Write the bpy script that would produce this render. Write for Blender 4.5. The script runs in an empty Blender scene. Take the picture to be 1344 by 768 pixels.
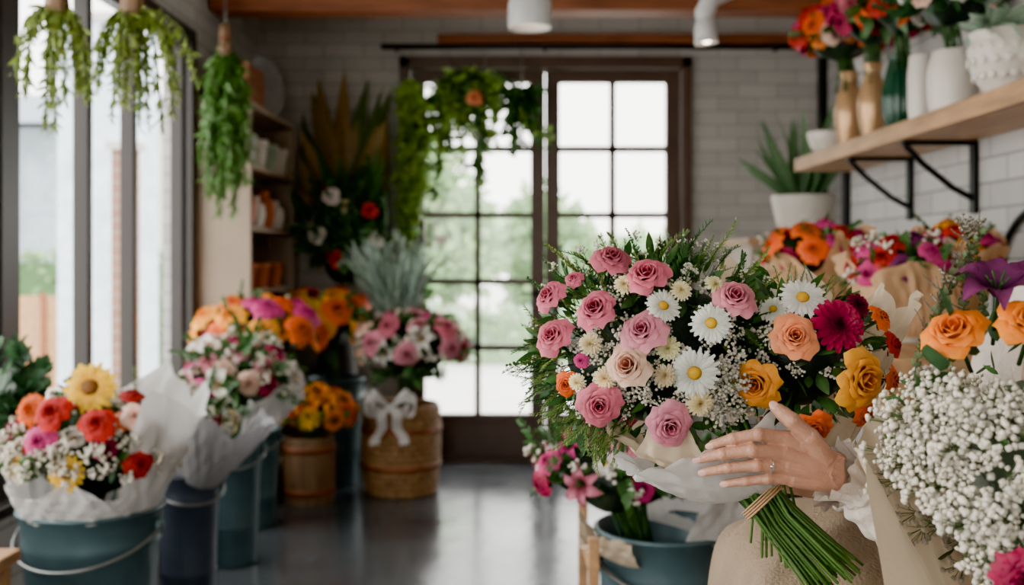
import bpy, math, random
import numpy as np
from mathutils import Vector
random.seed(7); rng=np.random.default_rng(7)
pi=math.pi
def H(h):
    h=h.lstrip('#'); o=[]
    for i in (0,2,4):
        c=int(h[i:i+2],16)/255; o.append(c/12.92 if c<=.04045 else ((c+.055)/1.055)**2.4)
    return tuple(o)
def nz(v):
    v=np.asarray(v,float); return v/(np.linalg.norm(v,axis=-1,keepdims=True)+1e-9)
# ---------------------------------------------------------------- materials
def newmat(name):
    m=bpy.data.materials.new(name); m.use_nodes=True; nt=m.node_tree; nt.nodes.clear()
    out=nt.nodes.new('ShaderNodeOutputMaterial'); return m,nt,out
def mat(name,col,rough=.6,metal=0,var=.15,scale=8,bump=0,bscale=60,trans=0,stretch=None,sss=0,spec=.5):
    m,nt,out=newmat(name); N=nt.nodes; L=nt.links
    p=N.new('ShaderNodeBsdfPrincipled'); tc=N.new('ShaderNodeTexCoord'); mp=N.new('ShaderNodeMapping')
    L.new(tc.outputs['Object'],mp.inputs[0])
    if stretch: mp.inputs['Scale'].default_value=stretch
    n=N.new('ShaderNodeTexNoise'); n.inputs['Scale'].default_value=scale; n.inputs['Detail'].default_value=5
    L.new(mp.outputs[0],n.inputs[0])
    r=N.new('ShaderNodeValToRGB'); L.new(n.outputs[0],r.inputs[0])
    r.color_ramp.elements[0].position=.3; r.color_ramp.elements[1].position=.7
    r.color_ramp.elements[0].color=(*[c*(1-var) for c in col],1)
    r.color_ramp.elements[1].color=(*[min(1,c*(1+var)) for c in col],1)
    L.new(r.outputs[0],p.inputs['Base Color'])
    p.inputs['Roughness'].default_value=rough; p.inputs['Metallic'].default_value=metal
    p.inputs['Specular IOR Level'].default_value=spec
    if sss:
        p.inputs['Subsurface Weight'].default_value=sss; p.inputs['Subsurface Radius'].default_value=(.012,.005,.003); p.inputs['Subsurface Scale'].default_value=.6
    if bump:
        n2=N.new('ShaderNodeTexNoise'); n2.inputs['Scale'].default_value=bscale; n2.inputs['Detail'].default_value=4; L.new(mp.outputs[0],n2.inputs[0])
        b=N.new('ShaderNodeBump'); b.inputs['Strength'].default_value=bump; b.inputs['Distance'].default_value=.01
        L.new(n2.outputs[0],b.inputs['Height']); L.new(b.outputs[0],p.inputs['Normal'])
    if trans:
        t=N.new('ShaderNodeBsdfTranslucent'); L.new(r.outputs[0],t.inputs[0]); mx=N.new('ShaderNodeMixShader'); mx.inputs[0].default_value=trans
        L.new(p.outputs[0],mx.inputs[1]); L.new(t.outputs[0],mx.inputs[2]); L.new(mx.outputs[0],out.inputs[0])
    else: L.new(p.outputs[0],out.inputs[0])
    return m
def attrmat(name,rough,trans,spec=.3,scale=40,var=.18,bump=0):
    m,nt,out=newmat(name); N=nt.nodes; L=nt.links
    p=N.new('ShaderNodeBsdfPrincipled'); a=N.new('ShaderNodeAttribute'); a.attribute_name='Col'
    tc=N.new('ShaderNodeTexCoord'); n=N.new('ShaderNodeTexNoise'); n.inputs['Scale'].default_value=scale; L.new(tc.outputs['Object'],n.inputs[0])
    mr=N.new('ShaderNodeMapRange'); mr.inputs[1].default_value=.3; mr.inputs[2].default_value=.7; mr.inputs[3].default_value=1-var; mr.inputs[4].default_value=1+var
    L.new(n.outputs[0],mr.inputs[0])
    vm=N.new('ShaderNodeVectorMath'); vm.operation='SCALE'; L.new(a.outputs['Color'],vm.inputs[0]); L.new(mr.outputs[0],vm.inputs['Scale'])
    L.new(vm.outputs[0],p.inputs['Base Color']); p.inputs['Roughness'].default_value=rough; p.inputs['Specular IOR Level'].default_value=spec
    if bump:
        n2=N.new('ShaderNodeTexNoise'); n2.inputs['Scale'].default_value=320; n2.inputs['Detail'].default_value=3; L.new(tc.outputs['Object'],n2.inputs[0])
        b=N.new('ShaderNodeBump'); b.inputs['Strength'].default_value=bump; b.inputs['Distance'].default_value=.002; L.new(n2.outputs[0],b.inputs['Height']); L.new(b.outputs[0],p.inputs['Normal'])
    t=N.new('ShaderNodeBsdfTranslucent'); L.new(vm.outputs[0],t.inputs[0]); mx=N.new('ShaderNodeMixShader'); mx.inputs[0].default_value=trans
    L.new(p.outputs[0],mx.inputs[1]); L.new(t.outputs[0],mx.inputs[2]); L.new(mx.outputs[0],out.inputs[0])
    return m
def brickmat(name,ax,c1,c2,mortar,bw=.24,rh=.082,rough=.65,bump=.5):
    m,nt,out=newmat(name); N=nt.nodes; L=nt.links
    p=N.new('ShaderNodeBsdfPrincipled'); tc=N.new('ShaderNodeTexCoord'); s=N.new('ShaderNodeSeparateXYZ'); c=N.new('ShaderNodeCombineXYZ')
    L.new(tc.outputs['Object'],s.inputs[0]); L.new(s.outputs[ax],c.inputs[0]); L.new(s.outputs['Z'],c.inputs[1])
    b=N.new('ShaderNodeTexBrick'); L.new(c.outputs[0],b.inputs['Vector']); b.inputs['Scale'].default_value=1
    b.inputs['Brick Width'].default_value=bw; b.inputs['Row Height'].default_value=rh; b.inputs['Mortar Size'].default_value=.005; b.inputs['Mortar Smooth'].default_value=.4
    b.inputs['Color1'].default_value=(*c1,1); b.inputs['Color2'].default_value=(*c2,1); b.inputs['Mortar'].default_value=(*mortar,1)
    n=N.new('ShaderNodeTexNoise'); n.inputs['Scale'].default_value=5; n.inputs['Detail'].default_value=6; L.new(tc.outputs['Object'],n.inputs[0])
    mr=N.new('ShaderNodeMapRange'); mr.inputs[3].default_value=.8; mr.inputs[4].default_value=1.15; L.new(n.outputs[0],mr.inputs[0])
    vm=N.new('ShaderNodeVectorMath'); vm.operation='SCALE'; L.new(b.outputs['Color'],vm.inputs[0]); L.new(mr.outputs[0],vm.inputs['Scale'])
    L.new(vm.outputs[0],p.inputs['Base Color']); p.inputs['Roughness'].default_value=rough
    bm=N.new('ShaderNodeBump'); bm.invert=True; bm.inputs['Strength'].default_value=bump; bm.inputs['Distance'].default_value=.008
    ad=N.new('ShaderNodeMath'); ad.operation='MULTIPLY_ADD'; L.new(n.outputs[0],ad.inputs[0]); ad.inputs[1].default_value=-.3; L.new(b.outputs['Fac'],ad.inputs[2])
    L.new(ad.outputs[0],bm.inputs['Height']); L.new(bm.outputs[0],p.inputs['Normal']); L.new(p.outputs[0],out.inputs[0])
    return m
PET=attrmat('petal_surface',.5,.28,bump=.35); LEAF=attrmat('leaf_surface',.4,.22,.5,bump=.3); STEM=attrmat('stem_surface',.5,.05)
PAPER=mat('cream_tissue_paper',H('#dfc9ab'),.75,0,.05,6,.6,16,trans=.28)
WPAPER=mat('white_tissue_paper',H('#dad7d2'),.7,0,.04,6,.6,16,trans=.32)
KRAFT=mat('blush_kraft_paper',H('#d4ab80'),.75,0,.08,7,.4,20,trans=.22)
TEAL=mat('teal_enamel_metal',H('#475c60'),.38,.3,.22,7,.08,30)
NAVY=mat('slate_blue_metal',H('#424a56'),.4,.3,.2,7,.08,30)
STEEL=mat('handle_steel',H('#8a8a86'),.35,.9,.1)
WOOD=mat('shelf_oak',H('#aa8158'),.5,0,.3,5,.15,25,stretch=(6,1,6))
WOODB=mat('beam_timber',H('#80482a'),.6,0,.35,4,.3,20,stretch=(1,8,8))
WOODT=mat('barrel_wood',H('#7d6044'),.6,0,.35,6,.3,20,stretch=(7,7,1))
WICK=mat('rattan_weave',H('#8f6c46'),.65,0,.35,30,.5,90)
DOORW=mat('dark_brown_door_paint',H('#503b30'),.42,0,.15,5,.05)
WINF=mat('black_window_frame',H('#2a2420'),.4,.2,.1,5)
WHITEC=mat('white_ceramic',H('#d6cec2'),.3,0,.05,5)
GOLD=mat('gold_glaze',H('#c0966a'),.28,.45,.15,4)
GREENG=mat('green_glass_glaze',H('#12402c'),.15,.1,.2,6)
TERRA=mat('terracotta',H('#b0603a'),.7,0,.15,6)
BLACK=mat('black_iron',H('#131314'),.45,.6,.1)
WHITEP=mat('white_plaster',H('#bfbab2'),.85,0,.06,3,.15,40)
CAB=mat('taupe_cabinet_paint',H('#9c8a76'),.5,0,.1,4)
SKIN=mat('skin',H('#bd8a70'),.42,0,.13,45,.25,420,sss=.2)
NAIL=mat('fingernail',H('#d8a292'),.2,0,.03)
LINEN=mat('beige_linen_apron',H('#8c775f'),.85,0,.16,14,.5,220)
BLOUSE=mat('cream_blouse_cotton',H('#dccfc2'),.8,0,.07,20,.4,160,trans=.15)
HAIR=mat('brown_hair',H('#3a2418'),.45,0,.35,25,.4,120,stretch=(1,1,.15))
SILVER=mat('silver_ring',H('#d8d8dc'),.15,1,.02)
def floormat():
    m,nt,out=newmat('polished_concrete'); N=nt.nodes; L=nt.links
    p=N.new('ShaderNodeBsdfPrincipled'); tc=N.new('ShaderNodeTexCoord')
    n=N.new('ShaderNodeTexNoise'); n.inputs['Scale'].default_value=1.6; n.inputs['Detail'].default_value=9; n.inputs['Roughness'].default_value=.65; L.new(tc.outputs['Object'],n.inputs[0])
    r=N.new('ShaderNodeValToRGB'); L.new(n.outputs[0],r.inputs[0]); r.color_ramp.elements[0].position=.32; r.color_ramp.elements[1].position=.7
    r.color_ramp.elements[0].color=(*H('#303437'),1); r.color_ramp.elements[1].color=(*H('#5c6063'),1); L.new(r.outputs[0],p.inputs['Base Color'])
    p.inputs['Specular IOR Level'].default_value=.85
    mr=N.new('ShaderNodeMapRange'); mr.inputs[3].default_value=.08; mr.inputs[4].default_value=.32; L.new(n.outputs[0],mr.inputs[0]); L.new(mr.outputs[0],p.inputs['Roughness'])
    n2=N.new('ShaderNodeTexNoise'); n2.inputs['Scale'].default_value=9; L.new(tc.outputs['Object'],n2.inputs[0])
    b=N.new('ShaderNodeBump'); b.inputs['Strength'].default_value=.1; b.inputs['Distance'].default_value=.02; L.new(n2.outputs[0],b.inputs['Height']); L.new(b.outputs[0],p.inputs['Normal'])
    L.new(p.outputs[0],out.inputs[0]); return m
FLOOR=floormat()
def glassmat():
    m,nt,out=newmat('window_glass'); N=nt.nodes; L=nt.links
    t=N.new('ShaderNodeBsdfTransparent'); g=N.new('ShaderNodeBsdfGlossy'); g.inputs['Roughness'].default_value=.03; t.inputs[0].default_value=(.97,.98,.98,1)
    mx=N.new('ShaderNodeMixShader'); mx.inputs[0].default_value=.04
    L.new(t.outputs[0],mx.inputs[1]); L.new(g.outputs[0],mx.inputs[2]); L.new(mx.outputs[0],out.inputs[0]); return m
GLASS=glassmat()
def emis(name,c,s):
    m,nt,out=newmat(name); e=nt.nodes.new('ShaderNodeEmission'); e.inputs[0].default_value=(*c,1); e.inputs[1].default_value=s; nt.links.new(e.outputs[0],out.inputs[0]); return m
BULB=emis('lamp_bulb_glow',(1,.8,.55),30)
BRW=brickmat('white_painted_brick_back','X',H('#b8b3ac'),H('#aaa59e'),H('#928d87'),bump=.35)
BRL=brickmat('white_painted_brick_side','Y',H('#b8b5b0'),H('#a6a39f'),H('#868380'))
BRRED=brickmat('red_brick_pillar','X',H('#8c6654'),H('#7c5c4c'),H('#9c948a'))
# ---------------------------------------------------------------- builder
def gridf(nu,nv,wrap=False):
    i,j=np.meshgrid(np.arange(nu-1),np.arange(nv if wrap else nv-1),indexing='ij'); j2=(j+1)%nv
    return np.stack([i*nv+j,(i+1)*nv+j,(i+1)*nv+j2,i*nv+j2],-1).reshape(-1,4)
class B:
    def __init__(s): s.V=[];s.F=[];s.M=[];s.C=[];s.S=[];s.n=0;s.mats=[]
    def add(s,v,f,m,col=(.5,.5,.5),smooth=True):
        v=np.asarray(v,float).reshape(-1,3); f=np.asarray(f,int)
        if m not in s.mats: s.mats.append(m)
        s.V.append(v); s.F.append(f+s.n); s.M.append(np.full(len(f),s.mats.index(m))); s.S.append(np.full(len(f),smooth))
        c=np.asarray(col,float); c=np.broadcast_to(c,(len(v),3)); s.C.append(c); s.n+=len(v)
    def box(s,x0,x1,y0,y1,z0,z1,m):
        v=[(x,y,z) for x in(x0,x1) for y in(y0,y1) for z in(z0,z1)]
        s.add(v,[(0,1,3,2),(4,6,7,5),(0,4,5,1),(2,3,7,6),(0,2,6,4),(1,5,7,3)],m,smooth=False)
    def lathe(s,prof,c,m,n=40,rib=0,nrib=0,axis=None,smooth=True):
        prof=np.asarray(prof,float); a=np.linspace(0,2*pi,n,endpoint=False)
        r=prof[:,0][:,None]*(1+rib*np.cos(nrib*a))[None]
        v=np.stack([r*np.cos(a),r*np.sin(a),np.repeat(prof[:,1][:,None],n,1)],-1).reshape(-1,3)
        if axis is not None: v=v@frames(np.array([axis]),np.zeros(1))[0].T
        s.add(v+np.asarray(c),gridf(len(prof),n,True)[:,::-1],m,smooth=smooth)
    def tube(s,pts,rad,m,n=6,col=(.5,.5,.5),flat=None):
        pts=np.asarray(pts,float); k=len(pts); rad=np.broadcast_to(np.asarray(rad,float),(k,)).copy()
        T=nz(np.gradient(pts,axis=0)); ref=np.array([0,0,1.]) if abs(T[0][2])<.9 else np.array([1.,0,0])
        u=nz(np.cross(T[0],ref)); rings=[]
        a=np.linspace(0,2*pi,n,endpoint=False)
        for i in range(k):
            u=nz(u-T[i]*np.dot(u,T[i])); w=np.cross(T[i],u)
            if i==0: rings.append(pts[0]-T[0]*rad[0]*.4+ (np.cos(a)[:,None]*u+np.sin(a)[:,None]*w)*rad[0]*.05); 
            if i==0 and n>6: rings.append(pts[0]-T[0]*rad[0]*.3+ (np.cos(a)[:,None]*u+np.sin(a)[:,None]*w)*rad[0]*.6)
            rings.append(pts[i]+(np.cos(a)[:,None]*u+np.sin(a)[:,None]*w)*rad[i])
            if i==k-1 and n>6: rings.append(pts[i]+T[i]*rad[i]*.55+(np.cos(a)[:,None]*u+np.sin(a)[:,None]*w)*rad[i]*.75)
            if i==k-1: rings.append(pts[i]+T[i]*rad[i]*(.85 if n>6 else .4)+(np.cos(a)[:,None]*u+np.sin(a)[:,None]*w)*rad[i]*.05)
        s.add(np.array(rings).reshape(-1,3),gridf(len(rings),n,True),m,col)
    def ball(s,c,r,m,col=(.5,.5,.5),n=4,R=None):
        v,f=QS(n); v=v*np.asarray(r)
        if R is not None: v=v@R.T
        s.add(v+np.asarray(c),f,m,col)
    def clamp(s,ax,lo=-1e9,hi=1e9):
        for v in s.V: v[:,ax]=np.clip(v[:,ax],lo+np.abs(v[:,2]*7%1)*.004,hi-np.abs(v[:,2]*7%1)*.004)
    def inst(s,t,pos,dirs,sc,cols,mats,roll=None,jit=.12):
        pos=np.atleast_2d(np.asarray(pos,float)); n=len(pos); dirs=np.broadcast_to(np.asarray(dirs,float),(n,3)); sc=np.broadcast_to(np.asarray(sc,float),(n,))
        if roll is None: roll=rng.uniform(0,2*pi,n)
        R=frames(dirs,np.broadcast_to(roll,(n,)))
        v=np.einsum('nij,mj->nmi',R,t['v'])*sc[:,None,None]+pos[:,None,:]
        c0=np.array([c[0] for c in cols]); c1=np.array([c[1] for c in cols]); pal=np.minimum(t['pal'],len(cols)-1)
        c=c0[pal]+(c1-c0)[pal]*t['t'][:,None]
        j=1+rng.uniform(-jit,jit,(n,1,1))+rng.uniform(-jit*.35,jit*.35,(n,1,3)); c=np.clip(c[None]*j,0,1)
        nv=len(t['v']); f=t['f'][None]+(np.arange(n)*nv)[:,None,None]
        fp=t['fp']; vv=v.reshape(-1,3); cc=c.reshape(-1,3)
        s.V.append(vv); s.C.append(cc)
        M=np.zeros(len(fp),int)
        for p in range(int(fp.max())+1):
            m=mats[min(p,len(mats)-1)]
            if m not in s.mats: s.mats.append(m)
            M[fp==p]=s.mats.index(m)
        s.F.append(f.reshape(-1,4)+s.n); s.M.append(np.tile(M,n)); s.S.append(np.full(n*len(fp),True)); s.n+=len(vv)
    def build(s,name,bevel=0,parent=None):
        V=np.concatenate(s.V); F=np.concatenate(s.F); M=np.concatenate(s.M); C=np.concatenate(s.C); S=np.concatenate(s.S)
        o=np.array([(V[:,0].min()+V[:,0].max())/2,(V[:,1].min()+V[:,1].max())/2,V[:,2].min()])
        me=bpy.data.meshes.new(name); me.vertices.add(len(V)); me.vertices.foreach_set('co',(V-o).ravel())
        me.loops.add(len(F)*4); me.loops.foreach_set('vertex_index',F.ravel().astype(np.int32))
        me.polygons.add(len(F)); me.polygons.foreach_set('loop_start',(np.arange(len(F))*4).astype(np.int32)); me.polygons.foreach_set('loop_total',np.full(len(F),4,np.int32))
        for m in s.mats: me.materials.append(m)
        me.polygons.foreach_set('material_index',M.astype(np.int32)); me.update(calc_edges=True)
        me.polygons.foreach_set('use_smooth',S.astype(bool))
        at=me.color_attributes.new('Col','FLOAT_COLOR','POINT'); at.data.foreach_set('color',np.concatenate([C,np.ones((len(C),1))],1).astype(np.float32).ravel())
        me.validate(); ob=bpy.data.objects.new(name,me); bpy.context.scene.collection.objects.link(ob); ob.location=o
        if bevel:
            md=ob.modifiers.new('bevel','BEVEL'); md.width=bevel; md.segments=2; md.limit_method='ANGLE'
        if parent: ob.parent=parent
        return ob
def frames(d,roll):
    z=nz(d); ref=np.where(np.abs(z[:,2:3])<.95,np.array([[0,0,1.]]),np.array([[1.,0,0]]))
    x=nz(np.cross(ref,z)); y=np.cross(z,x); c=np.cos(roll)[:,None]; s=np.sin(roll)[:,None]
    return np.stack([x*c+y*s,-x*s+y*c,z],-1)
_q={}
def QS(n):
    if n in _q: return _q[n]
    V=[];F=[];k=0; g=np.linspace(-1,1,n+1); a,b=np.meshgrid(np.tan(g*pi/4),np.tan(g*pi/4),indexing='ij'); o=np.ones_like(a)
    for q in [(a,b,o),(b,a,-o),(o,a,b),(-o,b,a),(b,o,a),(a,-o,b)]:
        V.append(np.stack(q,-1).reshape(-1,3)); F.append(gridf(n+1,n+1)[:,::-1]+k); k+=(n+1)**2
    V=nz(np.concatenate(V)); F=np.concatenate(F); u,inv=np.unique(np.round(V,5),axis=0,return_inverse=True)
    _q[n]=(u,inv.reshape(-1)[F]); return _q[n]
def tpl(parts):
    V=[];F=[];T=[];P=[];FP=[];k=0
    for v,f,t,p in parts:
        v=np.asarray(v).reshape(-1,3); V.append(v);F.append(np.asarray(f)+k);T.append(np.broadcast_to(np.asarray(t,float).reshape(-1),(len(v),)));P.append(np.full(len(v),p));FP.append(np.full(len(f),p));k+=len(v)
    return dict(v=np.concatenate(V),f=np.concatenate(F),t=np.clip(np.concatenate(T),0,1),pal=np.concatenate(P),fp=np.concatenate(FP))
def tubepts(pts,rad,n=4):
    b=B(); b.tube(pts,rad,None,n); return b.V[0],b.F[0]
def rose(n=24,nu=7,nv=7,ruf=0,tight=1,seed=0):
    r_=np.random.default_rng(seed); parts=[]
    u,v=np.meshgrid(np.linspace(0,1,nu),np.linspace(-1,1,nv),indexing='ij')
    for i in range(n):
        k=i/(n-1); a=i*2.39996+r_.uniform(-.2,.2); span=1.35-.6*k; R=.07+.58*k**(.9*tight); Hh=.95-.3*k
        lip=np.clip((u-.55)/.45,0,1)**2
        r=R*np.sin(np.clip(u*1.4+.12,0,1)*pi/2)**.75+lip*(.03+.34*k**1.3)+.04*k*np.abs(v)
        z=Hh*np.sin(u*pi/2)**.9-lip*.3*k**1.6*(1+.3*np.abs(v)); z=z*(1-.2*v**2*u)
        w=np.clip(u*1.7,0,1)**.6*(1-.5*np.clip((u-.75)/.25,0,1)**2)
        az=a+v*span*w
        ph=r_.uniform(0,6); z=z+.035*k*lip*np.sin(v*5+ph); r=r+.03*k*lip*np.cos(v*4+ph)
        if ruf: z=z+ruf*lip*np.sin(v*9+i)*.5; r=r+ruf*lip*np.cos(v*7+i*2)*.5
        r=r/1.02
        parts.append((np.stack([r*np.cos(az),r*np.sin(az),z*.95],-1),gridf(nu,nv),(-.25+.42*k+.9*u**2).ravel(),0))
    for i in range(5):
        a=i*2*pi/5; U=np.linspace(0,1,4)[:,None]; W=np.array([[-1,0,1.]]); az=a+W*.35*np.sin(pi*U*.8+.2); rr=.2+.45*U+0*W; zz=-.02-.12*U+0*W
        parts.append((np.stack([rr*np.cos(az),rr*np.sin(az),zz],-1),gridf(4,3),.5,1))
    vv,ff=tubepts([(0,0,.1),(0,0,-1.4)],.07,5); parts.append((vv,ff,.2,1)); return tpl(parts)
def rays(npet,layers,wid,L0=.2,cone=.1,droop=.15,cent=.28,ctop=.16,nu=5):
    parts=[]
    u,v=np.meshgrid(np.linspace(0,1,nu),np.linspace(-1,1,3),indexing='ij')
    for l in range(layers):
        for i in range(npet):
            a=(i+.5*l)*2*pi/npet+rng.uniform(-.06,.06); Ln=1-.12*l+rng.uniform(-.07,.05); r=L0+(Ln-L0)*u
            w=wid*np.sin(pi*np.clip(u*.78+.14,0,1))**.6; z=.03+l*.05+cone*np.sin(u*pi*.6)-droop*u**2*rng.uniform(.5,1.3)-.03*v**2
            x=r; y=v*w; parts.append((np.stack([x*np.cos(a)-y*np.sin(a),x*np.sin(a)+y*np.cos(a),z],-1),gridf(nu,3),u.ravel(),0))
    if cent:
        qv,qf=QS(5); vv=qv*np.array([cent,cent,ctop]); vv=vv*(1+.05*np.sin(vv[:,:1]*90)*np.sin(vv[:,1:2]*90)); vv[:,2]+=.06
        parts.append((vv,qf,np.clip(qv[:,2],0,1),2))
    vv,ff=tubepts([(0,0,.02),(0,0,-1.6)],.05,4); parts.append((vv,ff,.2,1)); return tpl(parts)
def mum(nl=7,wid=.12,flat=.75,nu=4):
    parts=[]; u,v=np.meshgrid(np.linspace(0,1,nu),np.linspace(-1,1,3),indexing='ij')
    for l in range(nl):
        k=l/(nl-1); el=(1-k)*1.35+k*.05; n=int(5+13*k); Ln=.35+.65*k
        for i in range(n):
            a=i*2*pi/n+l*.7+rng.uniform(-.1,.1); e=el+rng.uniform(-.08,.08)
            ee=e+.5*(u-.3)*(1-k)-.25*k*u; r=Ln*u*np.cos(e)+.02; z=Ln*u*np.sin(ee)*flat+.12*(1-k)+.05*v**2*1
            w=wid*np.sin(pi*np.clip(u*.75+.12,0,1))**.7*(.7+.5*k); y=v*w
            parts.append((np.stack([r*np.cos(a)-y*np.sin(a),r*np.sin(a)+y*np.cos(a),z],-1),gridf(nu,3),(.25+.75*u*(.5+.5*k)).ravel(),0))
    vv,ff=tubepts([(0,0,.02),(0,0,-1.5)],.05,4); parts.append((vv,ff,.2,1)); return tpl(parts)
def lily(npet=6,wid=.24,rec=.5):
    parts=[]; u,v=np.meshgrid(np.linspace(0,1,8),np.linspace(-1,1,5),indexing='ij')
    for i in range(npet):
        a=i*2*pi/npet+(.12 if i%2 else 0); r=.08+.92*u**1.2; z=.1+.6*np.sin(u*pi*.62)-rec*u**3-.02; w=wid*np.sin(pi*u**.8*.97+.05)**.8*(1.15 if i%2 else .9)
        y=v*w; z=z+.12*v**2*np.sin(pi*u)+.02*np.sin(v*6+u*8)
        parts.append((np.stack([r*np.cos(a)-y*np.sin(a),r*np.sin(a)+y*np.cos(a),z],-1),gridf(8,5),(u*(1-.3*np.abs(v))).ravel(),0))
    for i in range(6):
        a=i*pi/3+.3; vv,ff=tubepts([(0,0,.1),(.12*math.cos(a),.12*math.sin(a),.4),(.25*math.cos(a),.25*math.sin(a),.6)],[.012,.012,.03],4); parts.append((vv,ff,.5,2))
    vv,ff=tubepts([(0,0,.1),(0,0,-1.3)],.05,4); parts.append((vv,ff,.2,1)); return tpl(parts)
def leafgeo(L=1,W=.2,bend=.25,nu=6,nv=3,fold=.25):
    u,v=np.meshgrid(np.linspace(0,1,nu),np.linspace(-1,1,nv),indexing='ij'); w=W*np.sin(pi*np.clip(u**.8,0,1)*.96+.06)
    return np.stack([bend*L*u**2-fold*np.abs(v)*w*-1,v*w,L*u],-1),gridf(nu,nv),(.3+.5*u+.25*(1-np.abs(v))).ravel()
def leaft(**k):
    a,f,t=leafgeo(**k); return tpl([(a,f,t,0)])
def sprig(n=10,leafL=.25,leafW=.07,ang=.9,curve=.25,rad=.012,nu=4,nv=3,term=True,seed=0,three=False):
    r_=np.random.default_rng(seed); parts=[]; S=np.linspace(0,1,8); P=lambda s:np.stack([curve*s**2,0*s+.03*np.sin(s*5),s*(1-.1*s)],-1)
    vv,ff=tubepts(P(S),np.linspace(rad,rad*.4,8),4); parts.append((vv,ff,.1,1))
    lv,lf,lt=leafgeo(1,leafW/leafL,.2,nu,nv); 
    for i in range(n):
        s=.12+.86*i/(n-1); p=P(np.array(s)); T=nz(P(np.array(s+.02))-p)
        for sd in ((-1,1) if not three else (0,2.1,4.2)):
            if three: side=np.array([math.cos(sd+i),math.sin(sd+i),0])
            else: side=np.array([r_.uniform(-.35,.35),sd,0])
            d=nz(T*math.cos(ang)+nz(side)*math.sin(ang)+r_.normal(0,.08,3)); R=frames(d[None],np.array([r_.uniform(-.5,.5)+(pi/2)]))[0]
            parts.append((lv*leafL*(1-.45*s)*r_.uniform(.8,1.15)@R.T+p,lf,lt,0))
    if term: parts.append((lv*leafL*.5@frames(nz(P(np.array(1.))-P(np.array(.97)))[None],np.zeros(1))[0].T+P(np.array(1.)),lf,lt,0))
    return tpl(parts)
def breatht(n=14,fr=.085,q=2,seed=0,spread=.42):
    r_=np.random.default_rng(seed); parts=[]; qv,qf=QS(q)
    for i in range(n):
        d=nz(r_.normal(0,1,3)+np.array([0,0,.55])); c=np.array([0,0,.62])+d*spread*r_.uniform(.55,1)
        k=1+.22*np.sin(qv*6+i).sum(1,keepdims=True)*.5
        parts.append((qv*k*fr*r_.uniform(.65,1.15)*np.array([1,1,.8])+c,qf,np.clip(.55+.45*qv[:,2],0,1),0))
        vv,ff=tubepts([(0,0,.25),c*.6+np.array([0,0,.12]),c],.011,3); parts.append((vv,ff,.4,1))
    vv,ff=tubepts([(0,0,-.6),(0,0,.3)],.016,3); parts.append((vv,ff,.2,1)); return tpl(parts)
ROSE=rose(26,9,9,seed=1); ROSE2=rose(22,9,9,seed=5,tight=.8); RAN=rose(34,6,6,seed=3,tight=1.1); PEONY=rose(34,7,9,ruf=.12,seed=4)
DAISY=rays(19,2,.105); GERB=rays(16,2,.14,cent=.33); MUM=mum(); DAHL=mum(9,.14,.7); LILY=lily(); LILYP=lily(6,.3,.3)
LF=leaft(W=.22); LFN=leaft(W=.09,bend=.5,nu=8); LFS=leaft(W=.07,bend=.18,nu=8); LFW=leaft(W=.36,bend=.15); LFT=leaft(W=.13,bend=.3,nu=5)
SPR=[sprig(9,.3,.09,seed=i,curve=.15+.1*i) for i in range(3)]; FINE=[sprig(22,.16,.016,ang=.7,seed=i,curve=.3,nu=3,nv=2,three=True) for i in range(3)]
SMS=[sprig(13,.17,.045,seed=i+20,curve=.2,ang=.75) for i in range(3)]
EUC=sprig(9,.26,.11,ang=1.1,seed=9,nu=5); BUDS=sprig(12,.1,.05,ang=.8,seed=11,curve=.12,rad=.008,three=True); BR=[breatht(seed=i) for i in range(3)]; BRF=[breatht(13,.088,3,seed=i+5) for i in range(3)]
SPIKE=[sprig(16,.3,.02,ang=.55,seed=i,curve=.2,nu=4,nv=2) for i in range(4)]
G=lambda a,b:(H(a),H(b))
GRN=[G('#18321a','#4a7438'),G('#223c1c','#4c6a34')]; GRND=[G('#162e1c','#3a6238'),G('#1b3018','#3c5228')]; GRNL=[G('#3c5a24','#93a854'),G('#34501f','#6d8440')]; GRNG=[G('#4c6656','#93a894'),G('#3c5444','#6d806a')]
BRC=[G('#c6bda4','#f8f0e0'),G('#3d5a2c','#7d9a5c')]
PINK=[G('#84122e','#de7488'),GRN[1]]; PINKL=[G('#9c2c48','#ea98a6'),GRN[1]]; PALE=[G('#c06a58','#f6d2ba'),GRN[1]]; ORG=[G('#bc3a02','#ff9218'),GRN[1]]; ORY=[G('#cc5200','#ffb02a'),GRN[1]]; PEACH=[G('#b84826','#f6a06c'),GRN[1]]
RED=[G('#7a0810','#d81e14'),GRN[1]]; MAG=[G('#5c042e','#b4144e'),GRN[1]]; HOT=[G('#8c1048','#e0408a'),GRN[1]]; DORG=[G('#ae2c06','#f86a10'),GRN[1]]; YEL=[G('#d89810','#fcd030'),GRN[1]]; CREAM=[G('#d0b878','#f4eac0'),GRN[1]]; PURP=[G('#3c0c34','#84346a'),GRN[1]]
WHT=[G('#c9c8b6','#f8f4ea'),GRN[1],G('#b87808','#e8b420')]; 
def wcen(c,cen=('#3c1c08','#8a5410')): return [c[0],c[1],G(*cen)]
FM=[PET,LEAF,PET]; LM=[LEAF,STEM]; BM=[PET,STEM]
def onell(C,R,dx=None,dz=None,front=True):
    x=dx/R[0]; z=dz/R[2]; q=x*x+z*z
    if q>.94: s=math.sqrt(.94/q); x2,z2=x*s,z*s
    else: x2,z2=x,z
    y=-math.sqrt(max(0,1-x2*x2-z2*z2)); n=nz(np.array([x2/R[0],y/R[1],z2/R[2]]))
    return np.array([C[0]+dx,C[1]+y*R[1],C[2]+dz]),n
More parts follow.
